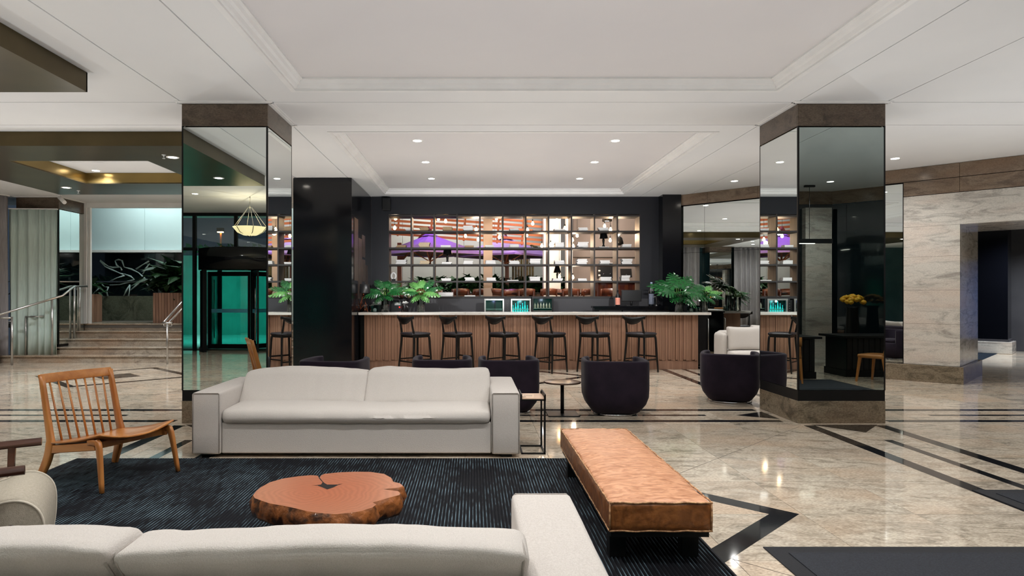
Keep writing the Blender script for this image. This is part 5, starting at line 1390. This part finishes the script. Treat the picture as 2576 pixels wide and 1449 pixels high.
# round side table and C-shaped table
rt = thing('side_table', 'small round dark side table on a square foot among the tub chairs', 'side table', (1.095, 8.1, 0))
MB().lathe([(.001, .385), (.222, .385), (.226, .39), (.226, .402), (.215, .405), (.001, .405)], 40, caps=False).build('tabletop', mat('bronze_top', (92, 72, 60), .25, alt=(80, 62, 52), nscale=3, metal=.3), rt)
MB().tube([(0, 0, .015), (0, 0, .385)], .022, 14).build('column', M_edge, rt); MB().box(-.19, .19, -.19, .19, 0, .014).build('foot', M_edge, rt, bevel=.003)
ctb = thing('laptop_table', 'narrow black steel C-shaped table with a wooden tray at the sofa arm', 'side table', (.555, 6.21, 0))
for s in (-1, 1): MB().box(s * .105 - .008, s * .105 + .008, .145, .161, 0, .52).build('upright', M_edge, ctb) if s > 2 else MB().box(.095, .111, s * .155 - .008, s * .155 + .008, 0, .54).build('upright', M_edge, ctb)
MB().box(-.105, .111, -.163, -.147, 0, .014).box(-.105, .111, .147, .163, 0, .014).box(-.112, -.098, -.163, .163, 0, .014).box(.097, .111, -.163, .163, 0, .014).build('base_frame', M_edge, ctb)
MB().box(-.115, -.105, -.163, .163, .49, .55).box(.103, .113, -.163, .163, .49, .55).box(-.105, .103, -.163, .163, .49, .505).build('tray', M_edge, ctb)
MB().box(-.104, .102, -.16, .16, .505, .512).build('tray_board', mat('pale_oak', (206, 176, 150), .5, alt=(190, 158, 132), scale=(.1, 1, 1), nscale=20), ctb)
mn = thing('menu_card', 'printed card with a line drawing lying in the black tray', 'card', (.51, 6.19, .5125), R(-6)); MB().box(-.06, .06, -.1, .1, 0, .0015).build('sheet', mat('kraft_card', (222, 196, 172), .7, alt=(214, 188, 164), nscale=9), mn)
ink = mat('ink', (90, 70, 60), .8, alt=(80, 62, 54), nscale=9)
for k in range(5): MB().box(-.035, .045, -.03 + k * .022, -.027 + k * .022, .0015, .002).build('printed_line', ink, mn)
MB().tube([(-.03 + .018 * math.cos(t_ * PI / 6), -.065 + .018 * math.sin(t_ * PI / 6), .002) for t_ in range(13)], .0012, 4).build('drawing', ink, mn)

# bar stools
def stool():
    t = thing('bar_stool', '', 'bar stool')
    for s in (-1, 1):
        m = MB(); pts = [(s * .243, -.225, 0), (s * .215, -.19, .42), (s * .20, -.175, .70), (s * .19, -.20, .86), (s * .188, -.235, 1.05)]
        ws = [.026, .032, .038, .03, .024]
        m.loft(pts, ws, ws).build('rear_leg', M_black_ash, t)
        m = MB(); pts = [(s * .232, .215, 0), (s * .205, .20, .42), (s * .19, .19, .66), (s * .165, .165, .70)]
        m.loft(pts, [.026, .032, .036, .03], [.026, .032, .036, .03]).build('front_leg', M_black_ash, t)
        MB().bar((s * .228, -.21, .25), (s * .22, .207, .25), .016, .024).build('side_stretcher', M_black_ash, t)
        MB().bar((s * .198, -.17, .69), (s * .185, .18, .69), .022, .045).build('seat_rail', M_black_ash, t)
    MB().bar((-.222, .207, .30), (.222, .207, .30), .018, .028).build('foot_rail', M_black_ash, t)
    MB().bar((-.23, -.21, .21), (.23, -.21, .21), .016, .024).build('back_stretcher', M_black_ash, t)
    MB().bar((-.19, -.175, .69), (.19, -.175, .69), .02, .045).bar((-.18, .18, .69), (.18, .18, .69), .02, .045).build('seat_rail', M_black_ash, t)
    v, f = soft(.215, .21, .024, .022, (5, 5, 1), (.012, .012, .012)); MB().add([q + Vector((0, .0, .732)) for q in v], f, True).build('seat', M_seatblk, t)
    def bk(u, v_):
        x = -.265 + .53 * u; e = (2 * u - 1); top = 1.055 + .022 * e * e + (.012 if abs(e) > .92 else 0); bot = 1.02 + .0 * e - .105 * max(0, 1 - (e / .78) ** 2) ** .8
        return (x, -.225 - .05 * (1 - e * e) + .0 , bot + (top - bot) * v_)
    MB().grid(bk, 24, 3).build('backrest', M_black_ash, t, solid=.02)
    return t
s0 = stool()
for k, px in enumerate((1043.5, 1152, 1272, 1393, 1507, 1627)):
    x = (px - 1190) / F * 12.28 - .02; lab = 'black wooden bar stool at the bar, %s from the left' % ORD[k]
    if k == 0: s0.location = (x, 12.62, 0); s0.rotation_euler = (0, 0, R(-49)); s0['label'] = lab; s0['group'] = 'black bar stools'
    else: dup(s0, (x, 12.62, 0), R(-49 + (-1, 2, 0, 1, -2)[k - 1]), lab, 'black bar stools')

# white loveseat against the mirrored wall
lv = thing('loveseat', 'bright white loveseat with cushions beyond the right tub chair', 'sofa', (5.2, 12.1, 0), R(-3))
for s_ in (-1, 1):
    v, f = soft(.055, .24, .30, .05, (2, 4, 4), (.01, .01, .01)); MB().add([q + Vector((s_ * .60, .16, .47)) for q in v], f, True).build('arm', M_linen2, lv)
v, f = soft(.56, .42, .12, .06, (6, 6, 3), (.0, .01, .012)); MB().add([q + Vector((0, -.02, .34)) for q in v], f, True).build('seat', M_linen2, lv)
v, f = soft(.60, .07, .3, .06, (6, 2, 4), (.0, .01, .01)); MB().add([q + Vector((0, .38, .50)) for q in v], f, True).build('back', M_linen2, lv)
for x in (-.5, .5):
    for y in (-.34, .34): MB().tube([(x, y, .0), (x, y, .23)], .02, 8).build('leg', M_edge, lv)
for k, (x, y, lab) in enumerate(((-.23, 12.06, 'big white cushion at the left of the white loveseat'), (.3, 12.27, 'white cushion at the right of the white loveseat, partly behind the other'))):
    cu = thing('cushion', lab, 'cushion', (5.2 + x, y, .48), R(-3)); v, f = soft(.31, .07, .20, .04, (10, 2, 8), (.0, .03, .0), wr=.006, fn=lambda q, u: Vector((q.x, q.y + q.z * .25, q.z + .012 * (u[0] * u[2]) ** 2 * (1 if u[2] > 0 else -1)))); MB().add([q + Vector((0, 0, .20 + .02 * k)) for q in v], f, True).build('cover', M_linen2, cu)

# mats
for lab, x0, x1, y0, y1 in (('dark ribbed entrance mat at the bottom right corner', 1.67, 4.3, 1.6, 3.80), ('dark mat at the right edge on the black floor bands', 3.72, 6.2, 3.6, 4.92)):
    t = thing('floor_mat', lab, 'mat', ((x0 + x1) / 2, (y0 + y1) / 2, IZ + .0005)); a, b = (x1 - x0) / 2, (y1 - y0) / 2
    MB().box(-a, a, -b, b, 0, .006).build('border', M_matb, t); MB().box(-a + .1, a - .1, -b + .1, b - .1, .006, .011).build('field', M_mat, t)

# handrails
def rail(label, parts_):
    t = thing('handrail', label, 'handrail', (0, 0, 0))
    for nm, pts, r in parts_: MB().tube(pts, r, 10).build(nm, M_steel, t)
    t.location = (0, 0, 0); return t
a1, a2, a3, a4, a5 = P(-60, 13.5, 807), P(0, 13.7, 791), P(157, 14.42, 744), P(187, 15.15, 721), P(219, 15.5, 720)
rail('long steel handrail climbing the left side of the stair', [('rail', [a1, a2, a3, a4, a5], .024), ('post', [P(131, 14.38, 752), (P(131, 14.38, 757)[0], 14.38, .16)], .022),
     ('post', [P(187, 15.15, 722), (P(187, 15.15)[0], 15.15, .48)], .022), ('post', [P(200, 15.4, 722), (P(200, 15.4)[0], 15.4, .64)], .022), ('bracket', [P(200, 15.4, 728), P(206, 15.42, 729), P(207, 15.42, 723)], .008)])
rail('low steel handrail in front of the left curtain', [('rail', [P(-40, 13.9, 800), P(30, 13.9, 800)], .02), ('post', [P(30, 13.9, 797), (P(30, 13.9)[0], 13.9, 0)], .022), ('bracket', [P(18, 13.9, 802), P(19, 13.9, 809), P(28, 13.9, 808)], .007)])
rail('low steel guard rail at the left end of the second step', [('rail', [P(64, 14.5, 797), P(106, 14.5, 796), P(128, 14.9, 791)], .02), ('post', [P(65, 14.5, 796), (P(65, 14.5)[0], 14.5, .16)], .02), ('post', [P(107, 14.75, 795), (P(107, 14.75)[0], 14.75, .32)], .02)])
b1 = P(413, 14.1, 811); b2 = P(426, 14.1, 811)
rail('steel handrail in the middle of the stair beside the left pillar', [('rail', [b1, P(470, 15.9, 745), P(500, 16.0, 736)], .026), ('rail', [b2, P(470, 15.7, 764), P(500, 15.8, 745)], .022), ('cross_bar', [P(408, 14.1, 812), P(434, 14.1, 813)], .022),
     ('post', [P(421, 14.1, 814), (P(421, 14.1)[0], 14.1, 0)], .02), ('bracket', [P(412, 14.1, 814), P(412, 14.1, 820), P(432, 14.1, 820), P(432, 14.1, 814)], .008)])

# downlights
def downlight(x, y, z, label, power=None, blue=False):
    t = thing('downlight', label, 'downlight', (x, y, z), 0, 'recessed downlights')
    MB().lathe([(.058, -.001), (.085, -.006), (.09, 0)], 28, caps=False).build('trim_ring', M_white, t)
    MB().lathe([(.001, -.003), (.06, -.003)], 24, caps=False).build('lens', M_lampon, t)
    lamp('SPOT', 'spot', (0, 0, -.02), power or DL_POWER, (1, .985, .965) if not blue else (.9, .94, 1), .06, parent=t, spot=150, blend=1)
    return t
zc = 3.765
for i, (x, y) in enumerate(((-.83, 9.83), (2.12, 9.83), (-.82, 11.4), (2.10, 11.4), (-.82, 13.0), (2.10, 13.0))):
    downlight(x, y, zc, 'downlight in the bar ceiling recess, %s row from the camera, %s' % (('near', 'middle', 'far')[i // 2], ('left', 'right')[i % 2]), 140)
downlight(6.78, 10.6, CZ, 'downlight in front of the stone wall right of the right pillar', 150)
downlight(5.02, 12.67, CZ, 'downlight over the mirrored wall left of the right pillar')
downlight(4.9, 10.2, CZ, 'downlight beyond the right pillar, reflected in its side')
downlight(-4.36, 9.58, 3.465, 'starry downlight in the bronze soffit beside the left pillar', 240)
downlight(-7.55, 12.25, 3.465, 'downlight in the bronze soffit above the stair', 260, True)
downlight(-6.64, 11.62, CZ, 'downlight in the white recess of the bronze soffit', 260)
downlight(-4.34, 3.78, 3.465, 'downlight in the near bronze soffit')
downlight(6.9, 2.3, CZ, 'downlight over the reception desks')
downlight(-6.1, 14.9, CZ, 'downlight in the white soffit at the top of the stair', 90)
for k, (x, y) in enumerate(((-1.0, 2.4), (.68, 2.4), (2.36, 2.4), (-1.0, 4.6), (.68, 4.6), (2.36, 4.6))):
    downlight(x, y, zc, 'added fill downlight in the lounge ceiling recess above the frame, %s' % ORD[k], (95, 165)[k // 3])  # unseen lamps added to light the lounge and its sofas
for x, y, z, e, lab in ((-6.0, 5.0, 3.465, 190, 'added fill downlight in the middle of the near bronze soffit, out of frame'), (-7.6, 7.7, CZ, 125, 'added fill downlight out of frame between the two bronze soffits'),
    (-9.2, 11.0, CZ, 150, 'added fill downlight out of frame in front of the far left curtain'), (-9.2, 7.0, CZ, 125, 'added fill downlight out of frame in front of the dark left pillar'),
    (6.2, 5.2, CZ, 125, 'added fill downlight out of frame over the right-hand mat'), (8.0, 7.0, CZ, 125, 'added fill downlight out of frame before the stone wall'),
    (8.7, 8.6, CZ, 125, 'added fill downlight out of frame above the stone opening'), (-3.35, 11.3, CZ, 110, 'added fill downlight hidden behind the left pillar'),
    (-6.0, .8, CZ, 125, 'added fill downlight out of frame near the bowl pendant'), (-2.6, .6, CZ, 80, 'added fill downlight out of frame behind the left half of the near sofa'),
    (2.9, .4, CZ, 110, 'added fill downlight out of frame behind the entrance mat'), (.4, -.5, CZ, 60, 'added fill downlight out of frame straight behind the near sofa'),
    (-9.6, 3.5, CZ, 110, 'added fill downlight out of frame at the far left behind the armchair')):
    downlight(x, y, z, lab, e)  # all of these are added out of view to brighten the room

# small ceiling things
cctv = thing('security_camera', 'white security camera under the ceiling beside the stair curtain', 'camera', P(150, 14.4, 497)); MB().box(-.03, .03, -.03, .03, -.02, .12).build('mount', M_white, cctv); MB().tube([(0, 0, 0), (.26, -.25, -.14)], .042, 12).build('housing', M_white, cctv); MB().tube([(-.02, 0, .03), (.0, 0, -.02)], .02, 8).build('arm', M_white, cctv)
cc2 = thing('security_camera', 'small white dome camera on top of the white stair post', 'camera', P(213, 15.4, 497)); MB().lathe([(.06, .09), (.06, .03), (.04, -.02), (.001, -.04)], 16).build('dome', M_white, cc2); MB().box(-.14, .02, -.02, .02, .03, .09).build('mount', M_white, cc2)
for px, py, Y, lab in ((412, 388, 9.4, 'small sprinkler head left of the starry downlight'), (197, 483, 12.6, 'small sprinkler head right of the far left downlight')):
    s_ = thing('sprinkler', lab, 'sprinkler', (P(px, Y)[0], Y, 3.465)); MB().lathe([(.03, 0), (.03, -.008), (.008, -.01), (.008, -.05), (.02, -.052), (.02, -.056), (.001, -.056)], 10).build('head', M_white, s_)
vt = thing('air_grille', 'thin linear air slot in the white recess above the stair', 'vent', (-6.3, 10.9, CZ)); MB().box(-.32, .2, -.02, .02, -.006, 0).build('frame', M_white, vt)
spk = thing('wall_speaker', 'small black speaker high on the wall left of the shelving', 'speaker', (P(972, 14.5, 505)[0], 14.55, 3.47)); MB().box(-.09, .09, -.08, .09, -.13, .13).build('cabinet', M_plastic, spk, bevel=.01)

# ================================================================= REFLECTED RECEPTION AND ENTRANCE
bowl = thing('bowl_pendant', 'alabaster bowl pendant lamp, reflected in the left pillar', 'pendant lamp', (-4.95, .4, 2.92))
MB().lathe([(.001, -.14), (.14, -.12), (.27, -.06), (.36, .05), (.37, .06), (.35, .06)], 32, caps=False).build('bowl', M_cream, bowl)
for k in range(6):
    a = k * PI / 3; MB().tube([(.37 * math.cos(a), .37 * math.sin(a), .06), (.04 * math.cos(a), .04 * math.sin(a), .5)], .006, 6).build('rod', M_steel, bowl)
    MB().tube([(.365 * math.cos(a), .365 * math.sin(a), .055), (.27 * math.cos(a) * 1.02, .27 * math.sin(a) * 1.02, -.065), (0, 0, -.15)], .007, 6).build('band', M_edge, bowl)
MB().tube([(0, 0, .48), (0, 0, .74)], .012, 8).build('stem', M_steel, bowl)
lamp('POINT', 'bowl_light', (0, 0, .0), 30, (1, .9, .7), .02, parent=bowl)
def desk(label, x, y, rot, w_=1.3):
    t = thing('reception_desk', label, 'desk', (x, y, 0), rot)
    MB().box(-w_ / 2, w_ / 2, -.35, .35, .12, .70).build('carcass', M_black_ash, t); MB().box(-w_ / 2 - .1, w_ / 2 + .1, -.42, .42, .70, .74).build('top', M_edge, t, bevel=.003); MB().box(-w_ / 2 - .02, w_ / 2 + .02, -.37, .37, 0, .12).build('plinth', M_edge, t)
    k = int(w_ / .1)
    for i in range(k): MB().box(-w_ / 2 + i * w_ / k + .006, -w_ / 2 + (i + 1) * w_ / k - .006, .35, .365, .13, .69).build('batten', M_black_ash, t)
    return t
desk('black slatted reception desk seen left in the right pillar', 5.55, 3.1, 0, .9); desk('black slatted reception desk seen right in the right pillar', 7.25, 2.85, 0, 1.1)
def vchair(label, x, y, rot):
    t = thing('visitor_chair', label, 'chair', (x, y, 0), rot, 'caramel visitor chairs')
    v, f = soft(.24, .23, .03, .02, (3, 3, 1), (.005, .005, .01)); MB().add([q + Vector((0, 0, .44)) for q in v], f, True).build('seat', M_teak, t)
    for s in (-1, 1):
        MB().bar((s * .24, .24, 0), (s * .21, .19, .45), .025, .025, (0, 1, 0), .045, .04).build('leg', M_teakz, t)
        m = MB(); m.bar((s * .25, -.27, 0), (s * .22, -.2, .42), .025, .03, (0, 1, 0), .04, .05); m.bar((s * .22, -.2, .42), (s * .21, -.27, .76), .04, .05, (0, 1, 0), .025, .03); m.build('leg', M_teakz, t)
    MB().grid(lambda u, v_: (-.24 + .48 * u, -.25 - .05 * (1 - (2 * u - 1) ** 2) - .02 * v_, .62 + .15 * v_), 10, 2).build('backrest', M_teak, t, solid=.018)
    return t
vchair('caramel wooden visitor chair at the left reception desk', 5.3, 3.85, R(205)); vchair('caramel wooden visitor chair at the right reception desk', 6.85, 3.9, R(150))
lp = thing('linear_pendant', 'black linear bar pendant over the right reception desk', 'pendant lamp', (6.7, 1.9, 2.5)); MB().box(-.55, .45, -.03, .03, 0, .09).build('bar', M_plastic, lp); MB().box(-.2, .1, -.02, .02, -.004, 0).build('lens', M_lampon, lp); MB().tube([(0, 0, .09), (0, 0, 1.14)], .005, 6).build('cord', M_plastic, lp); MB().box(-.1, .1, -.03, .03, 1.12, 1.155).build('canopy', M_plastic, lp)
lp2 = thing('linear_pendant', 'black linear bar pendant over the left reception desk', 'pendant lamp', (5.75, 1.9, 2.15)); MB().box(-.45, .45, -.03, .03, 0, .09).build('bar', M_plastic, lp2); MB().tube([(0, 0, .09), (0, 0, 1.49)], .005, 6).build('cord', M_plastic, lp2)
fv = thing('flower_vase', 'black vase of yellow flowers behind the reception desks', 'flowers', (7.5, 2.0, 0)); MB().lathe([(.12, 0), (.16, .1), (.1, 1.2), (.13, 1.25)], 20).build('vase', M_plastic, fv)
m = MB()
for k in range(26):
    a, e, r = random.uniform(0, 6.28), random.uniform(0, 1.5), .2; c = (r * math.cos(a) * math.cos(e), r * math.sin(a) * math.cos(e), 1.33 + r * .6 * math.sin(e)); m.lathe([(.001, -.05), (.04, -.03), (.055, 0), (.04, .03), (.001, .05)], 8, c, caps=False)
o = m.build('blooms', M_yellow, fv); o['kind'] = 'stuff'
for o in (ww, fv): pass
